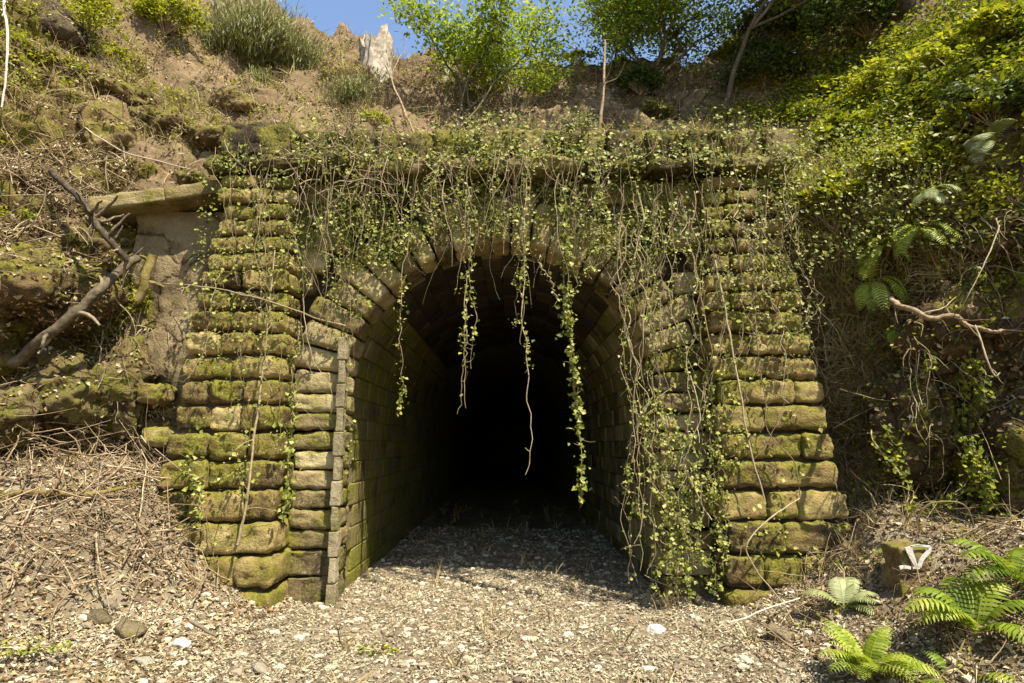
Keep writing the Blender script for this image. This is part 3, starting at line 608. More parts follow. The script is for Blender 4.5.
branch_thing('bare_cane', 'arched green cane above the marker post', 'branch', pts([(912, 528, -1.3), (925, 508, -1.35), (948, 502, -1.4), (968, 510, -1.4), (975, 545, -1.35)]), .008, .006, 'drygrass', 0)
branch_thing('bare_cane', 'pale looping cane in front of the right buttress, reaching the ground', 'branch', pts([(800, 498, -.7), (768, 520, -.9), (747, 545, -1.0), (758, 572, -1.0), (780, 600, -1.1), (795, 625, -1.3)]), .007, .005, 'stem', 2)
branch_thing('dead_branch', 'bent pale stick on the ground near the bright fern', 'branch', pts([(728, 624, -1.6), (760, 612, -1.5), (800, 598, -1.3)]), .007, .005, 'paletwig', 0)
branch_thing('dead_branch', 'pale stick on the bottom edge at far right', 'branch', pts([(985, 683, -2.6), (1000, 662, -2.4), (1024, 650, -2.3)]), .014, .010, 'paletwig', 2)
branch_thing('bare_cane', 'tall leafless sapling on the skyline beside the pale stump', 'branch', pts([(415, 135, .9), (400, 100, 1.6), (392, 80, 2.0), (398, 60, 2.2), (405, 50, 2.3), (402, 30, 2.3)]), .016, .004, 'stick', 7, .5)
for i, (x0, y0, x1, y1, r, lab) in enumerate([(410, 130, 385, 65, .022, 'left'), (508, 122, 505, 70, .02, 'x'), (598, 140, 605, 40, .03, 'x'), (625, 130, 600, 85, .02, 'x')]):
    labs = ['slim dead sapling leaning left behind the parapet', 'straight pale dead stem just right of the multi stemmed tree', 'bleached bare trunk standing on the pale sandy rock', 'thin dead stem crossing the bleached bare trunk']
    a, _ = hit(x0, y0, 'h'); e = at(x1, y1, a[1]+.3); mid = (a+e)/2+rng.normal(0, .06, 3)
    branch_thing('dead_sapling', labs[i], 'dead tree', [a-EZ*.1, mid, e], r, r*.4, 'stick', 6, .4)

# ------------------------------------------------------------------ stumps
def stump(px, py, h, w, label, seed):
    p, n = hit(px, py, 'h'); b = B(); nu, nv = 40, 22; r = np.random.default_rng(seed); V = []
    a = np.linspace(0, 2*pi, nu, endpoint=False); top = h*(.72+.14*np.sin(2*a+seed)+.08*np.sin(5*a+2*seed)+r.normal(0, .08, nu))
    for j in range(nv):
        t = j/(nv-1)
        for i in range(nu):
            fl = 1+.22*(1-t)**3*(1+.6*sin(5*a[i]+seed)); rr = w/2*fl*(1+.28*noise.fractal(Vector((cos(a[i])*3.2, sin(a[i])*3.2, t*1.2+seed)), .6, 2, 5))*(1-.16*t)
            V.append((p[0]+cos(a[i])*rr, p[1]+sin(a[i])*rr*.8, p[2]-.6+t*(top[i]+.6)))
    V.append((p[0], p[1], p[2]+h*.45)); F = []
    for j in range(nv-1):
        for i in range(nu): F.append([j*nu+i, j*nu+(i+1) % nu, (j+1)*nu+(i+1) % nu, (j+1)*nu+i])
    b.add(V, F, .5); o1 = np.array(V); c = len(V)-1; rim = (nv-1)*nu
    b.add(V, [[rim+i, rim+(i+1) % nu, c] for i in range(nu)], .2)
    o = b.build('tree_stump', M['palewood'], loc=p); tag(o, label, 'stump', 'bleached stumps on the skyline')
stump(376, 76, 1.15, .78, 'tall bleached stump with jagged top on the skyline, left of the multi stemmed tree', 3)
stump(446, 76, .62, .22, 'small grey pointed stump on the skyline near the multi stemmed tree', 5)

# ------------------------------------------------------------------ trees and shrubs
def grow(b, tips, p, d, L, r, depth, wig=.25, up=.04, kids=(2, 3), ratio=.7):
    k = 7; P = wander(p, d, L, k, wig, up); tube(b, P, np.linspace(r, r*.6, k), 7 if r > .03 else 5, random.random())
    if depth == 0: tips += [P[-1], P[-3], P[-5]]; return
    if depth == 1: tips += [P[-1]]
    for j in range(random.randint(*kids)):
        i = random.choice([3, 4, 5, 6]); dd_ = nrm(P[i]-P[i-1]); side = nrm(np.cross(dd_, rng.normal(0, 1, 3)))
        grow(b, tips, P[i], dd_+side*random.uniform(.5, 1.1), L*ratio*random.uniform(.75, 1.1), r*.55, depth-1, wig, up, kids, ratio)
    dd_ = nrm(P[-1]-P[-2]); grow(b, tips, P[-1], dd_+rng.normal(0, .15, 3), L*ratio, r*.6, depth-1, wig, up, kids, ratio)
def tree(label, base, stems, depth, leafmat, lsize, per, spread, barkm='bark', name='tree', cat='tree', group=None, flat=.7, kids=(2, 3), ratio=.7, wig=.25, up=.03):
    t = thing(name, label, cat, base, group); tips = []
    b = B()
    for d, L, r in stems: grow(b, tips, np.array(base)-EZ*.08, np.array(d, float), L, r, depth, wig, up, kids, ratio)
    b.build('trunk', M[barkm], t); tips = np.array(tips); b = B()
    for q in tips:
        k = max(3, int(per*random.uniform(.4, 1.5))); off = rng.normal(0, spread, (k, 3)); off[:, 2] *= flat; P = q+off
        leaves(b, P, np.array([.1, -.2, 1.]), lsize*rng.uniform(.6, 1.3, k), np.clip(rng.normal(.5, .24, k)+random.uniform(-.15, .15), 0, 1), .30, .10, spread=.7)
    b.build('crown', M[leafmat], t, smooth=False); return t
p, _ = hit(455, 132, 'h'); tree('multi stemmed small tree with yellow green leaves standing above the middle of the parapet', p, [((.10, .1, 1), 1.4, .04), ((.42, .2, 1), 1.6, .045), ((.85, .1, .9), 1.3, .03)], 3, 'treeleaf', .09, 40, .22, kids=(1, 3), ratio=.74)
p, _ = hit(500, 122, 'h'); tree('thin young tree with sparse bright leaves, right of the multi stemmed one', p, [((.2, .3, 1), 1.7, .03), ((.6, .1, 1), 1.4, .022)], 3, 'treeleaf', .085, 34, .24, kids=(1, 2), ratio=.78)
p, _ = hit(722, 128, 'h'); tree('tall slender tree with dark trunk on the sandstone outcrop, right of centre', p, [((-.02, .05, 1), 2.5, .06)], 3, 'treeleaf', .095, 32, .30, kids=(3, 4), ratio=.66)
p, _ = hit(655, 82, 'h'); tree('bushy bright green tree on the skyline left of the tall slender tree', p, [((-.1, .1, 1), 1.4, .06), ((.5, 0, 1), 1.3, .05), ((-.6, 0, .9), 1.2, .04)], 3, 'treeleaf', .09, 34, .32, ratio=.68)
p, _ = hit(612, 72, 'h'); tree('low leafy sapling on the skyline behind the bleached trunk', p, [((.1, 0, 1), .9, .03)], 3, 'treeleaf', .08, 14, .15, ratio=.75)
p, _ = hit(915, 12, 'h'); tree('dark leaning tree at the top right, trunk cut off by the upper edge', p, [((-.55, -.1, 1), 2.6, .14)], 4, 'darkleaf', .12, 26, .3, ratio=.74)
p, _ = hit(820, 22, 'h'); tree('dark evergreen tree on the right skyline with dense low crown', p, [((.1, 0, 1), 1.3, .08), ((.5, .1, 1), 1.2, .06)], 3, 'darkleaf', .1, 30, .26, ratio=.74)
p = drop(7.2, 3.2); tree('tall shady tree at the top of the right hillside', p, [((-.25, -.15, 1), 2.4, .14)], 4, 'darkleaf', .13, 22, .34, ratio=.74)

def shrub(px, py, label, R, n, mat='weed', lsize=.06, which='glrh', name='shrub', cat='shrub', stems=14, fine=False, rshift=0., group=None, sink=.25):
    p, nn = hit(px, py, which); t = thing(name, label, cat, p, group); bs, bl_ = B(), B(); R = np.array(R, float); k0 = max(stems, n//45)
    for i in range(k0):
        u = nrm(rng.normal(0, 1, 3)); u[2] = abs(u[2]); u[1] = -abs(u[1]) if random.random() < .65 else u[1]; rad = random.uniform(.55, 1.08); e = p+EZ*R[2]*sink+u*R*rad
        P = smoothpath([p, p*.45+e*.55+EZ*.15*R[2], e], 4); tube(bs, P, np.linspace(.010, .003, len(P)), 4, random.random())
        m = int(n/k0*random.uniform(.5, 1.5)); c = e+rng.normal(0, .13, (m, 3))*R
        if fine:
            ts = rng.random((m, 1)); c = P[0]*(1-ts)+e*ts+rng.normal(0, .10, (m, 3))*R; leaves(bl_, c, np.array([0, -1., .2]), lsize*rng.uniform(.6, 1.4, m), np.clip(rng.normal(.5, .25, m)+random.uniform(-.2, .2), 0, 1), .045, .0, T=np.array([0, 0, 1.])+nrm(e-p)*.5, spread=.9)
        else: leaves(bl_, c, np.array([0, -.3, 1.]), lsize*rng.uniform(.6, 1.3, m), np.clip(rng.normal(.5+rshift, .22, m)+random.uniform(-.15, .15), 0, 1), .34, .12, spread=.6)
    bs.build('stem', M['stick'], t); bl_.build('foliage', M[mat], t, smooth=False); return t
G = 'shrubs on the upper hillside'
shrub(248, 62, 'wide feathery grey green broom bush on the left skyline', (1.35, .8, 1.15), 16000, 'broom', .18, fine=True, stems=190, group=G)
shrub(300, 72, 'feathery broom bush at the right end of the wide one', (.75, .5, .8), 6000, 'broom', .14, fine=True, stems=70, group=G)
shrub(262, 85, 'small drooping broom tuft below the wide broom bush', (.35, .3, .3), 1500, 'broom', .12, fine=True, stems=40, group=G)
shrub(352, 105, 'rounded feathery broom bush on the slope below the tall bleached stump', (.6, .4, .6), 2800, 'broom', .13, fine=True, stems=60, group=G)
shrub(165, 35, 'bright yellow green leafy shrub left of the wide broom bush', (.75, .5, .65), 3000, 'weed', .07, rshift=.25, group=G)
shrub(85, 40, 'loose yellow green climber hanging down the rocks at upper left', (.45, .3, .75), 1500, 'weed', .06, rshift=.25, group=G)
shrub(118, 62, 'small yellow green weed clump below the hanging climber', (.22, .2, .2), 300, 'weed', .06, rshift=.25, group=G)
shrub(375, 128, 'yellow green weed clump on the parapet end, below the round broom bush', (.32, .25, .22), 500, 'weed', .055, rshift=.2, group=G)
shrub(640, 95, 'dense dark shrub below the bushy bright tree', (.5, .35, .45), 2200, 'darkleaf', .07, group=G)
shrub(655, 118, 'grey dry looking bush on the slope right of the bleached trunk', (.4, .3, .25), 1200, 'broom', .07, group=G)
shrub(765, 90, 'dark leafy bush in the gully right of the tall slender tree', (.8, .5, .8), 4500, 'darkleaf', .07, group=G)
shrub(785, 45, 'dark shrub on the right skyline below the evergreen tree', (1.0, .5, .7), 5000, 'darkleaf', .08, group=G)
shrub(870, 40, 'brown green thicket shrub on the right hillside under the dark leaning tree', (1.2, .6, .8), 6500, 'darkleaf', .08, group=G)
shrub(730, 60, 'light green shrub on the skyline at the foot of the tall slender tree', (.4, .3, .3), 1200, 'weed', .07, group=G)
shrub(580, 62, 'low light green shrub on the skyline above the sandy slope', (.4, .3, .2), 700, 'weed', .07, rshift=.15, group=G)
shrub(520, 60, 'low yellow green shrub on the skyline behind the thin young tree', (.4, .3, .2), 600, 'weed', .07, rshift=.15, group=G)
shrub(995, 130, 'dark bush at the right edge above the near bank', (.5, .4, .4), 1500, 'darkleaf', .07, group=G)

for a_ in ((830, 100, 'bright yellow green bramble clump at the left end of the right hillside', (.55, .3, .35), .35), (895, 95, 'large bright leaved bramble in the middle of the right hillside', (.7, .35, .4), .3), (955, 75, 'bright leafy bramble high on the right hillside', (.6, .3, .35), .3),
    (850, 140, 'lower green bramble above the end of the parapet', (.5, .3, .3), .1), (1005, 45, 'green bramble in the upper right corner', (.5, .3, .3), .2), (905, 175, 'bright bramble on the crest of the near right bank', (.4, .25, .2), .4), (980, 125, 'bright bramble on the crest at the right edge', (.4, .25, .22), .4), (835, 205, 'light bramble hanging at the right end of the cornice', (.4, .25, .25), .2)):
    shrub(a_[0], a_[1], a_[2], a_[3], 1300, 'weed', .085, rshift=a_[4], name='bramble', cat='bramble', group='brambles on the right hillside')
def cover(which, n_, mask, mat, lsize, name, label, per=12, R=.12, lift=.09, rmean=.5, over=6):
    P, N = sample(which[0], n_, mask, over=over)
    for w in which[1:]:
        P2, N2 = sample(w, n_, mask, over=over); P = np.vstack([P, P2]); N = np.vstack([N, N2])
    b = B()
    for p, n in zip(P, N):
        k = random.randint(per//2, int(per*1.5)); c = p+n*lift*rng.random((k, 1))+rng.normal(0, R, (k, 3))*np.array([1, 1, .6]); 
        leaves(b, c, n*.5+EZ*.8, lsize*rng.uniform(.6, 1.3, k), np.clip(rng.normal(rmean, .2, k)+random.uniform(-.2, .2), 0, 1), .34, .12, spread=.6)
    return kind(b.build(name, M[mat], smooth=False), 'stuff', label, 'ground cover')
cover('hr', 2400, blobs([(860, 105, 95, 45, 1.2), (950, 70, 80, 35, .9), (800, 130, 40, 30, .9), (1010, 40, 60, 30, .7)]), 'weed', .072, 'ground_cover', 'green leafy weeds carpeting the right hillside', 16, .12, .12, .5)
cover('r', 3000, blobs([(880, 250, 60, 30, .8), (840, 215, 50, 30, .9), (970, 120, 80, 45, 1.3), (900, 160, 60, 22, 1.3), (830, 185, 60, 20, 1), (1000, 200, 50, 60, .5), (960, 460, 50, 60, .15)]), 'weed', .05, 'ground_cover', 'bright yellow green creeper along the crest of the right bank', 14, .09, .10, .78)
cover('lh', 1300, blobs([(300, 75, 120, 45, .55), (430, 95, 100, 30, .4), (130, 45, 80, 30, .7), (215, 80, 90, 30, .8), (340, 90, 100, 40, .8), (290, 110, 90, 25, .8), (420, 125, 60, 12, .7), (10, 60, 40, 50, .4), (120, 300, 40, 20, .8)]), 'weed', .05, 'ground_cover', 'scattered yellow green weeds on the left slope', 9, .07, .06, .72)
cover('h', 500, blobs([(560, 80, 90, 20, .8), (700, 90, 80, 40, .8), (760, 60, 90, 30, .8)]), 'darkleaf', .055, 'ground_cover', 'dark low plants along the skyline behind the parapet', 12, .1, .08, .5)
# grass
def grass(which, n_, mask, Lr, name, label, mat='drygrass', per=10, over=6):
    P, N = sample(which[0], n_, mask, over=over)
    for w in which[1:]:
        P2, N2 = sample(w, n_, mask, over=over); P = np.vstack([P, P2]); N = np.vstack([N, N2])
    b = B(); k = len(P)*per; Pb = np.repeat(P, per, 0)+rng.normal(0, .035, (k, 3)); Nb = np.repeat(N, per, 0)
    D = nrm(Nb*.5+EZ*.6+rng.normal(0, .55, (k, 3))); L = rng.uniform(*Lr, (k, 1)); S = nrm(np.cross(D, rng.normal(0, 1, (k, 3))))*(.004+.003*rng.random((k, 1)))
    M1 = Pb+D*L*.55; T = M1+nrm(D-EZ*.7*rng.random((k, 1)))*L*.45
    V = np.stack([Pb-S, Pb+S, M1+S*.7, M1-S*.7, T], 1); a = np.arange(k)*5
    b.add(V.reshape(-1, 3), np.stack([a, a+1, a+2, a+3], 1), np.repeat(rng.random(k), 5)); off = len(V)*5
    b.F.append(np.stack([a+3, a+2, a+4], 1)); b.MI.append(np.zeros(k, int))
    return kind(b.build(name, M[mat], smooth=False), 'stuff', label, 'grass')
grass('g', 500, blobs([(850, 540, 45, 60, 1), (900, 600, 60, 30, .5)], .0), (.08, .30), 'dry_grass', 'straw coloured grass on the debris heap beside the right buttress')
grass('r', 900, blobs([(850, 400, 40, 90, 1), (900, 260, 60, 40, .7)], .0), (.12, .4), 'dry_grass', 'dry straw hanging in the hollow beside the right buttress')
grass('rh', 2000, blobs([(820, 230, 40, 50, 1), (800, 240, 60, 70, 1), (860, 300, 60, 40, .8), (740, 150, 60, 20, 1), (860, 500, 60, 60, .8), (700, 150, 60, 14, .6)], .02), (.10, .38), 'dry_grass', 'straw coloured grass hanging on the right bank')
grass('lgh', 700, blobs([(380, 110, 120, 30, .7), (200, 90, 200, 60, .5), (60, 440, 100, 30, .4), (130, 330, 40, 40, .3)], .02), (.08, .3), 'dry_grass', 'straw coloured grass tufts on the left slope')

# ------------------------------------------------------------------ ivy
b = B()
def ivy_patch(n_, fx, fz, fy, S=(.026, .052), rm=.5, cond=None, clump=6, R=.05):
    X_ = fx(n_); Z_ = fz(n_); P = np.stack([X_, fy(X_, Z_), Z_], 1)
    k = np.array([fbm(p, 1.7, 3) for p in P]); P = P[rng.random(len(P)) < (.30+1.0*(k > -.05))]
    if cond is not None: P = P[cond(P)]
    P = np.repeat(P, clump, 0)+rng.normal(0, R, (len(P)*clump, 3))*np.array([1, .6, 1.2]); k = len(P)
    leaves(b, P, np.array([0.05, -.8, .6]), S[0]*.7+(S[1]*1.2-S[0]*.7)*rng.random(k)**1.6, np.clip(rng.normal(rm, .27, k), 0, 1), .42, .12, spread=.5)
U = lambda a, c: (lambda n: rng.uniform(a, c, n))
arch_out = lambda off: (lambda P: ((P[:, 0]-XC)**2+np.maximum(P[:, 2]-ZS, 0)**2) > (RI+off)**2)
ivy_patch(2500, U(-2.6, 3.1), lambda n: 4.6-1.0*rng.random(n)**1.3, lambda x, z: -.13-.10*rng.random(len(x)), cond=arch_out(.02))
ivy_patch(480, U(-2.4, 2.4), lambda n: 4.1-1.5*rng.random(n), lambda x, z: -.13-.10*rng.random(len(x)), cond=arch_out(.05))
ivy_patch(430, U(-3.3, 3.2), lambda n: 4.62+.20*rng.random(n), lambda x, z: -.42+.06*rng.random(len(x)))
ivy_patch(360, U(-2.5, 3.0), lambda n: 4.8+.5*rng.random(n), lambda x, z: -.22-.05*rng.random(len(x)), S=(.03, .055))
ivy_patch(260, U(-.9, .9), lambda n: 4.75+.6*rng.random(n), lambda x, z: -.27-.08*rng.random(len(x)))
ivy_patch(200, U(-3.4, -2.3), lambda n: 4.6-1.9*rng.random(n)**1.1, lambda x, z: -.42-.08*rng.random(len(x))-(4.6-z)*.06, clump=4)
ivy_patch(240, U(2.0, 3.1), lambda n: 4.6-1.9*rng.random(n), lambda x, z: -.42-.10*rng.random(len(x))-(4.6-z)*.06, clump=5)
ivy_patch(70, U(-3.2, -2.2), lambda n: 3.-2.4*rng.random(n), lambda x, z: -.55-.12*rng.random(len(x))-(3-z)*.03, clump=5)
ivy_patch(60, U(2.1, 3.1), lambda n: 2.8-2.4*rng.random(n), lambda x, z: -.52-.12*rng.random(len(x))-(3-z)*.03, clump=5)
ivy_patch(420, U(2.9, 4.3), lambda n: 4.9-1.4*rng.random(n), lambda x, z: -.42-.25*rng.random(len(x))-(x-3)*.45, clump=7)
kind(b.build('ivy', M['ivy'], smooth=False), 'stuff', 'ivy leaves matted over the cornice and wall above the arch', 'ivy')
# bare roots and runners clinging to the masonry
b = B()
for i in range(210):
    x = random.uniform(-3.3, 3.1); z = random.uniform(4.3, 5.2) if i % 3 else random.uniform(2.2, 4.5); y = -.47 if z < 4.85 else -.28
    if (x-XC)**2+(z-ZS)**2 < 2.0**2: z = 4.7
    L = random.uniform(.4, 1.6); P = smoothpath(wander((x, y-.03*random.random(), z), (random.uniform(-.4, .4), 0, -1), L, 12, .38, -.12), 2); P[:, 1] = np.clip(P[:, 1], y-.10, y+.06)
    if x > 2 or x < -2.3: P[:, 1] -= .12
    tube(b, P, np.linspace(random.choice([.002, .003, .003, .005]), .0012, len(P)), 4, random.random())
for i in range(60):   # denser root tangle at the left shoulder
    x, z = random.uniform(-2.6, -1.2), random.uniform(4.2, 5.2); P = wander((x, -.45, z), rng.normal(0, 1, 3)*np.array([1, .2, .8]), random.uniform(.3, .9), 12, .6, -.04); P[:, 1] = np.clip(P[:, 1], -.6, -.40); P = smoothpath(P, 2)
    tube(b, P, np.linspace(random.uniform(.004, .009), .002, len(P)), 5, random.random())
kind(b.build('ivy_roots', M['stem']), 'stuff', 'bare brown ivy runners trailing over the stonework', 'roots')

def vine(px0, py0, px1, py1, label, dens=70, y=-.47, y1=None, r=.006, twist=.04, strands=1, lsz=(.028, .050), gap=(0, 1), group='ivy strands hanging over the portal', hook=0.0, rm=.55):
    A = at(px0, py0, y); E = at(px1, py1, y if y1 is None else y1); t = thing('hanging_vine', label, 'vine', A, group); bs, bl_ = B(), B()
    for s in range(strands):
        k = 26; T = np.linspace(0, 1, k)[:, None]; end = A*(1-T)+E*T if s == 0 else A*(1-T)+(A+(E-A)*random.uniform(.5, .95))*T
        w = np.cumsum(rng.normal(0, 1, (k, 3)), 0); w = (w-w[0])-(w[-1]-w[0])*T*.7; w[:, 2] *= .2; w[:, 1] *= .5; P = end+w*twist*.42+(rng.normal(0, .03, 3) if s else 0)
        if hook: P[-4:] += np.array([[0, 0, 0], [hook*.3, 0, .0], [hook*.7, 0, .0], [hook, 0, .03]])
        P = smoothpath(P, 2); tube(bs, P, np.linspace(r, r*.5, len(P)), 5, random.random())
        m = int(dens*np.linalg.norm(E-A)/(1+.5*s)); tt = rng.uniform(gap[0], gap[1], m); cl = (np.sin(tt*random.uniform(14, 26)+random.random()*6) > -.45) | (rng.random(m) < .25); tt = tt[cl]; m = len(tt)
        idx = (tt*(len(P)-1)).astype(int); leaves(bl_, P[idx]+rng.normal(0, 1, (m, 3))*rng.uniform(.008, .045, (m, 1)), np.array([0, -.8, .5]), lsz[0]*.6+(lsz[1]*1.15-lsz[0]*.6)*rng.random(m)**1.3, np.clip(rng.normal(rm, .28, m), 0, 1), .42, .12, spread=.6)
        for _ in range(4):
            i = random.randrange(5, len(P)); stick(bs, P[i], (random.uniform(-1, 1), 0, random.uniform(-.8, .3)), random.uniform(.06, .18), r*.45, .6, 6, 4, .08)
    bs.build('stem', M['stem'], t); bl_.build('foliage', M['ivy'], t, smooth=False)
vine(412, 205, 401, 418, 'leftmost ivy strand hanging free in the tunnel mouth, ending in a small hook', 100, hook=-.05)
vine(466, 190, 470, 408, 'second hanging strand from the left, leafy above and bare forked at its tip', 90, strands=2, gap=(0, .85))
vine(468, 300, 455, 414, 'bare curved twig beside the second hanging strand', 6, r=.007, y=-.45)
vine(526, 180, 531, 478, 'longest central strand, mostly bare stem with a frayed tip', 60, r=.008, gap=(0, .68), strands=2, hook=-.06)
vine(513, 205, 516, 326, 'short side strand curling left of the central one', 60, hook=.02)
vine(566, 185, 583, 508, 'thickly leafed hanging strand right of the central one, longest leafy one in the opening', 150, strands=2, lsz=(.04, .07))
vine(540, 255, 556, 300, 'short slanting shoot between the central and thickly leafed strands', 60)
vine(590, 215, 568, 300, 'slanting leafy shoot joining the thickly leafed strand from the right', 90)
rv = 'leafy ivy strand in the tangled curtain over the right side of the tunnel mouth'
for i in range(25):
    x = random.uniform(618, 722); x1 = x+random.uniform(-8, 42)*(1 if x < 690 else .5); yb = random.choice([random.uniform(380, 470), random.uniform(480, 590), random.uniform(530, 595)])
    vine(x, random.uniform(180, 230), max(640, x1) if yb > 420 else x1, yb, rv, random.choice([4, 8, 15, 30, 55, 80]), y=random.uniform(-.5, -.4), y1=random.uniform(-.65, -.25), twist=.10, r=random.uniform(.004, .008))
for i in range(16):
    x = random.uniform(655, 725); y0 = random.uniform(380, 480); vine(x, y0, x+random.uniform(-8, 14), min(597, y0+random.uniform(90, 190)), 'short leafy ivy strand low in the curtain beside the right buttress', 150, y=-.45, y1=-.5, twist=.12, r=.004, group='low ivy strands beside the right buttress')
for i in range(13):
    x = random.uniform(735, 800); vine(x, random.uniform(185, 240), x+random.uniform(-5, 30), random.uniform(290, 430), 'thin ivy strand trailing down the front of the right buttress', random.uniform(8, 35), y=-.52, y1=-.68, twist=.10, r=random.uniform(.003, .007), group='ivy strands on the right buttress')
for i in range(8):
    x = random.uniform(225, 290); vine(x, random.uniform(190, 260), x+random.uniform(-35, 5), random.uniform(320, 500), 'thin ivy strand trailing down the front of the left buttress', random.uniform(8, 25), y=-.46, y1=-.76, twist=.10, r=random.uniform(.003, .006), group='ivy strands on the left buttress')
for i in range(26):
    x = random.uniform(300, 615); ye = 245-60*(1-((x-490)/150)**2 if abs(x-490) < 150 else 0)+60; vine(x, random.uniform(150, 190), x+random.uniform(-8, 8), ye+random.uniform(-50, 10), 'short ivy strand hanging from the cornice above the arch', random.uniform(40, 110), y=-.48, twist=.08, r=random.uniform(.003, .006), group='short ivy strands under the cornice')
vine(352, 300, 347, 480, 'thin leafy strand running down the left jamb of the arch', 60, y=-.16)
vine(300, 330, 285, 520, 'leafy strand in the groove between left buttress and arch', 160, y=-.2, y1=-.35, lsz=(.04, .07))
vine(190, 455, 205, 530, 'small bright leafy strand low on the left buttress', 170, y=-.70, y1=-.74, lsz=(.04, .07))
branch_thing('ivy_runner', 'thick mossy ivy stem climbing the left buttress diagonally', 'vine', pts([(238, 545, -.72), (248, 490, -.72), (255, 430, -.66), (262, 380, -.6), (268, 320, -.55), (275, 250, -.5)]), .013, .008, 'stem', 6)
branch_thing('ivy_runner', 'long pale ivy stem climbing the right buttress with a loop', 'vine', pts([(800, 495, -.66), (795, 465, -.66), (768, 430, -.66), (765, 400, -.62), (757, 345, -.58), (755, 290, -.55), (745, 230, -.5)]), .005, .007, 'stem', 6)
branch_thing('ivy_runner', 'straight mossy stem slanting up the middle of the right buttress', 'vine', pts([(765, 500, -.66), (748, 440, -.64), (738, 380, -.6), (725, 310, -.55), (715, 260, -.5)]), .008, .012, 'stem', 3)
branch_thing('ivy_runner', 'bent pale ivy stem dangling beside the right jamb', 'vine', pts([(690, 375, -.5), (700, 420, -.55), (683, 455, -.55), (700, 500, -.55), (712, 520, -.55)]), .006, .006, 'paletwig', 3)

cover('b', 260, lambda x, y, P, N: np.where((x > 600) & (y > 180) & (y < 520), .3+np.abs(N[:, 2]), .0), 'weed', .045, 'ground_cover', 'small green creeper spreading over the rocks of the right bank', 10, .07, .05, .5)
cover('g', 240, blobs([(850, 560, 50, 40, .8), (940, 560, 70, 40, .7), (900, 640, 80, 40, .6), (1000, 640, 60, 50, .6)], .0), 'weed', .04, 'ground_cover', 'low green seedlings in the debris below the right bank', 8, .06, .05, .6)
def hang_root(px, py, L, label, group, y=None, leafy=0):
    p, n = hit(px, py, 'lrb'); p = p+n*.06; b = B(); bl_ = B(); t = thing('hanging_root', label, 'root', p, group)
    for _ in range(random.randint(2, 4)):
        P = smoothpath(wander(p+rng.normal(0, .05, 3), (n[0]*.8+random.uniform(-.5, .5), n[1]*1.1, random.uniform(-.6, .4)), L*random.uniform(.5, 1.1), 12, .42, -.24), 2); tube(b, P, np.linspace(random.uniform(.003, .008), .0015, len(P)), 5, random.random())
        if leafy:
            m = int(leafy*L); idx = rng.integers(2, len(P), m); leaves(bl_, P[idx]+rng.normal(0, .03, (m, 3)), np.array([0, -.7, .6]), rng.uniform(.03, .065, m), np.clip(rng.normal(.5, .25, m), 0, 1), .4, .12, spread=.6)
    b.build('stem', M['stem'], t)
    if leafy: bl_.build('foliage', M['weed'], t, smooth=False)
for i in range(14): hang_root(random.uniform(95, 190), random.uniform(255, 330), random.uniform(.3, .7), 'bundle of bare roots hanging under the leaning log on the left bank', 'roots hanging from the left bank')
for i in range(8): hang_root(random.uniform(0, 100), random.uniform(215, 270), random.uniform(.25, .5), 'dry roots drooping over the edge of the left boulder', 'roots drooping over the left boulder')
for i in range(26): hang_root(random.uniform(835, 1020), random.uniform(215, 430), random.uniform(.4, .9), 'bundle of bare roots hanging down the rocks of the right bank', 'roots hanging from the right bank')
for i in range(14): hang_root(random.uniform(840, 1020), random.uniform(200, 500), random.uniform(.4, .9), 'leafy creeper trailing down the rocks of the right bank', 'creepers on the right bank', leafy=70)

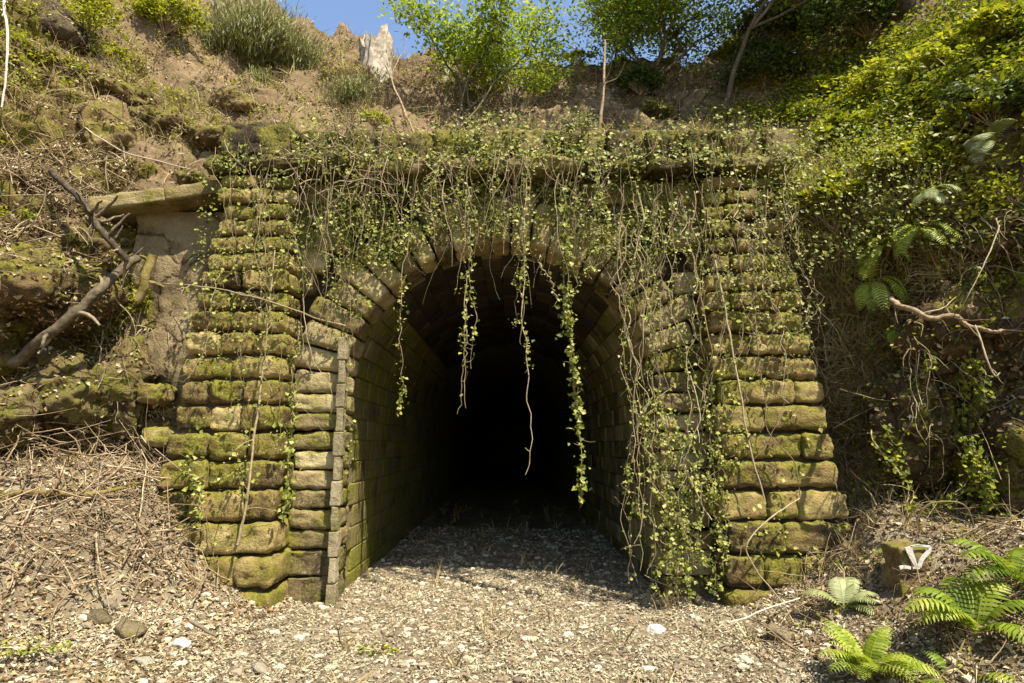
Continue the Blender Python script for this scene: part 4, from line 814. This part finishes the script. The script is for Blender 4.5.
# ------------------------------------------------------------------ ferns
def fern(px, py, label, n_, L, dirs=None, mat='fern', y=None, which='glrh', droop=.9, fine=True, up=.9, w=.30, rm=.5):
    if y is None: p, nn = hit(px, py, which); p = p+nn*(.22 if 'b' in which else .02)+(EY*-.12 if 'b' in which else 0)
    else: p = at(px, py, y)
    t = thing('fern', label, 'fern', p, 'ferns on the banks'); 
    for i in range(n_):
        n_ = n_
        if dirs: d = np.array(random.choice(dirs), float)+rng.normal(0, .25, 3)
        else: a = random.uniform(0, 2*pi); d = np.array([cos(a), sin(a)*.8-.25, up*random.uniform(.6, 1.4)])
        d = nrm(d); Lf = L*random.uniform(.7, 1.15); k = 19; P = [p.copy()]
        for j in range(k-1): d = nrm(d-EZ*droop*.08*(.4+j/k)); P.append(P[-1]+d*Lf/(k-1))
        P = np.array(P); b = B(); rr = np.clip(rm+rng.normal(0, .18), 0, 1); tube(b, P, np.linspace(.004, .0015, k), 4, rr)
        T = nrm(np.gradient(P, axis=0)); fine = False; sd0 = nrm(np.array([T[0][1], -T[0][0], 0])+1e-5); side = nrm(sd0-T*(T@sd0)[:, None]); Nn = np.cross(side, T)
        for j in range(3, k):
            u = (j-2)/(k-2); pl = Lf*w*(sin(pi*min(1, u*.92+.10))**.75)*.95+.006
            for s in (-1, 1):
                m = max(3, int(pl/.011)) if fine else 1; dv = nrm(side[j]*s+T[j]*.35-EZ*.15)
                if m > 1 and fine:
                    tt = (np.arange(m)+.5)/m; C_ = P[j]+dv*(tt*pl)[:, None]-EZ*(tt**2*pl*.18)[:, None]; sz = .021*(1-.6*tt)*max(.5, pl/.12)
                    for s2 in (-1, 1): leaves(b, C_+T[j]*s2*sz[:, None]*.3, Nn[j]*np.sign(Nn[j][2]+1e-6), sz, np.clip(rr+rng.normal(0, .1, m), 0, 1), .20, .03, T=T[j]*s2+dv*.5, spread=.10)
                else:
                    e1 = P[j]+dv*pl*.55; e2 = e1+nrm(dv-EZ*.45+T[j]*.2)*pl*.5; ww = T[j]*min(.012, pl*.12); cv = np.clip(rr+rng.normal(0, .16), 0, 1); pl = pl*random.uniform(.8, 1.08)
                    b.add(np.array([P[j]-ww*.8, P[j]+ww*.8, e1-ww, e1+ww, e2-ww*.15, e2+ww*.15]), [[0, 1, 3, 2], [2, 3, 5, 4]], cv)
        b.build('frond', M[mat], t, smooth=False)
fern(868, 681, 'largest bright yellow green fern at the bottom, right of the track', 30, .42, rm=.78, droop=1.3, up=1.7, w=.21)
fern(978, 640, 'green fern with long curved fronds in front of the marker post', 11, .50, rm=.6, droop=1.9, up=2.0, w=.26)
fern(968, 700, 'dull olive fern at the bottom right corner', 8, .42, y=-2.5, rm=.35, up=1.6, droop=1.5)
fern(1022, 590, 'green fern at the right edge behind the curved fronds', 8, .5, rm=.45, droop=1.6, up=1.6)
fern(845, 612, 'dry half hidden fern above the largest one', 8, .34, rm=.65, mat='paleleaf', droop=1.5, up=1.5)
fern(862, 292, 'hanging fern with two drooping fronds on the right bank beside the buttress', 8, .50, [(-.1, -.6, .5), (.3, -.6, .4), (-.5, -.5, .4)], rm=.75, which='rb', droop=3.2, w=.2)
fern(876, 330, 'small pale fern frond dangling below the hanging fern', 3, .42, [(0, -.6, .3)], rm=.85, which='rb', droop=3.4)
fern(905, 235, 'spreading light green fern on the brow of the right bank', 14, .48, [(-.8, -.4, .4), (.6, -.5, .5), (-.4, -.6, .5), (0, -.6, .7)], rm=.85, which='rb', droop=2.2, w=.2)
fern(870, 255, 'low fern spreading left of the brow fern', 9, .40, [(-.7, -.5, .5), (.2, -.6, .5)], rm=.8, which='rb', droop=2.2, w=.2)
fern(985, 150, 'pale whitish green fern near the right edge of the upper bank', 10, .38, [(-.7, -.4, .5), (.5, -.5, .5), (-.2, -.6, .5)], rm=.55, mat='paleleaf', which='rh', droop=2.0)
fern(930, 205, 'short pale fern below the whitish one on the right bank', 7, .30, [(-.6, -.5, .5), (.2, -.6, .5)], rm=.4, mat='paleleaf', which='rb', droop=2.)
fern(1010, 75, 'yellow green fern near the top of the near right bank', 6, .4, [(-.7, -.4, .3), (0, -.5, .3)], rm=.7, which='rh')
fern(905, 560, 'small dark fern left of the marker post', 6, .25, which='gr', rm=.3)
fern(165, 462, 'small green fern in the debris beside the left buttress', 6, .22, which='glr', rm=.6, droop=.6)
# small leafy plants
Gp = 'small plants on the banks'
shrub(135, 270, 'yellow green seedling at the end of the leaning log', (.26, .2, .2), 130, 'weed', .06, 'l', 'leafy_plant', 'plant', rshift=.25, group=Gp)
shrub(222, 565, 'small green plant growing on the lowest course of the left buttress', (.16, .12, .14), 120, 'weed', .05, 'g', 'leafy_plant', 'plant', group=Gp)
shrub(775, 555, 'bright leaved plant between the right buttress and the looping cane', (.26, .2, .30), 220, 'weed', .05, 'g', 'leafy_plant', 'plant', rshift=.1, group=Gp)
shrub(725, 590, 'low plant at the foot of the ivy curtain', (.3, .2, .16), 260, 'ivy', .05, 'g', 'leafy_plant', 'plant', group=Gp)
shrub(925, 480, 'leafy green plant on the right bank above the marker post', (.30, .25, .32), 260, 'weed', .055, 'gr', 'leafy_plant', 'plant', group=Gp)
shrub(975, 290, 'dark leaved climber hanging over the jutting rock on the right', (.32, .25, .3), 380, 'weed', .055, 'r', 'leafy_plant', 'plant', group=Gp)
shrub(1000, 400, 'sparse green climber at the right edge in shade', (.25, .25, .4), 200, 'weed', .055, 'r', 'leafy_plant', 'plant', group=Gp)
shrub(378, 652, 'low grass like tuft on the track near the lower edge', (.17, .12, .05), 130, 'weed', .035, 'g', 'leafy_plant', 'plant', group=Gp)
shrub(20, 225, 'yellow green weeds beside the roots on the left boulder', (.2, .2, .14), 120, 'weed', .05, 'l', 'leafy_plant', 'plant', rshift=.2, group=Gp)
shrub(30, 650, 'pale low weeds on the gravel at the bottom left corner', (.35, .2, .07), 160, 'ivy', .04, 'g', 'leafy_plant', 'plant', rshift=.2, group=Gp)

# ------------------------------------------------------------------ marker post with painted mark
pm = at(918, 582, -1.55); gz = drop(pm[0], pm[1], 'g')[2]
post = thing('marker_post', 'short rusty concrete marker post with a white painted mark, among ferns at right', 'post', (pm[0], pm[1], gz))
topz = at(918, 546, -1.55)[2]; Hh = topz-(gz-.15)
b = B(); block(b, (pm[0], pm[1]+.14, topz-Hh/2), EX, EZ, EY, .26, Hh, .24, .03, .03); b.build('shaft', M['concrete'], post)
b = B(); fy = pm[1]-.004
def strip(L, w):
    L = [at(x, y, fy) for x, y in L]; P = smoothpath(L, 5); k = len(P)
    for i_ in range(k-1):
        d = nrm(P[i_+1]-P[i_]); s_ = nrm(np.cross(d, EY)); w0 = w[0]+(w[1]-w[0])*i_/(k-1); w1 = w[0]+(w[1]-w[0])*(i_+1)/(k-1); fr, bk = P[i_]*1., P[i_+1]*1.; tck = EY*.012
        V = [fr-s_*w0, fr+s_*w0, bk+s_*w1, bk-s_*w1]; V = V+[v+tck for v in V]; b.add(V, [[0, 1, 2, 3], [7, 6, 5, 4], [0, 4, 5, 1], [1, 5, 6, 2], [2, 6, 7, 3], [3, 7, 4, 0]], .5)
strip([(908.5, 547), (911, 554), (914, 561), (916.5, 567)], (.030, .012)); strip([(930, 547), (929.5, 551), (925, 556), (921.5, 561), (919.5, 567)], (.012, .016))
strip([(900, 568), (905, 567), (911, 568)], (.012, .012)); strip([(911, 546.5), (920, 545.5), (930, 546.5)], (.006, .008)); strip([(913, 568), (920, 568)], (.008, .008))
b.build('painted_mark', M['paint'], post, smooth=False)

# ------------------------------------------------------------------ light
S = nrm([.40, -.46, 1.0])
sd = bpy.data.lights.new('sun', 'SUN'); sd.energy = 5.0; sd.angle = math.radians(.5); sd.color = (1.0, .925, .79)
so = bpy.data.objects.new('sun', sd); C.objects.link(so); so.rotation_euler = Vector(S).to_track_quat('Z', 'Y').to_euler(); so.location = (6, -7, 20)
w = bpy.data.worlds.new('World'); sc.world = w; w.use_nodes = True; nt = w.node_tree; bgn = nt.nodes['Background']
sk = nt.nodes.new('ShaderNodeTexSky'); sk.sky_type = 'NISHITA'; sk.sun_disc = False; sk.sun_elevation = math.asin(S[2]); sk.sun_rotation = math.atan2(S[0], S[1])
sk.air_density = 1.0; sk.dust_density = 1.0; sk.ozone_density = 1.2
nt.links.new(sk.outputs[0], bgn.inputs[0]); bgn.inputs[1].default_value = .12
sc.view_settings.view_transform = 'Standard'; sc.view_settings.look = 'None'; sc.view_settings.exposure = 1.22; sc.view_settings.gamma = 1; sc.view_settings.use_curve_mapping = False
sc.render.engine = 'CYCLES'; sc.cycles.max_bounces = 6; sc.cycles.diffuse_bounces = 3; sc.cycles.transmission_bounces = 3
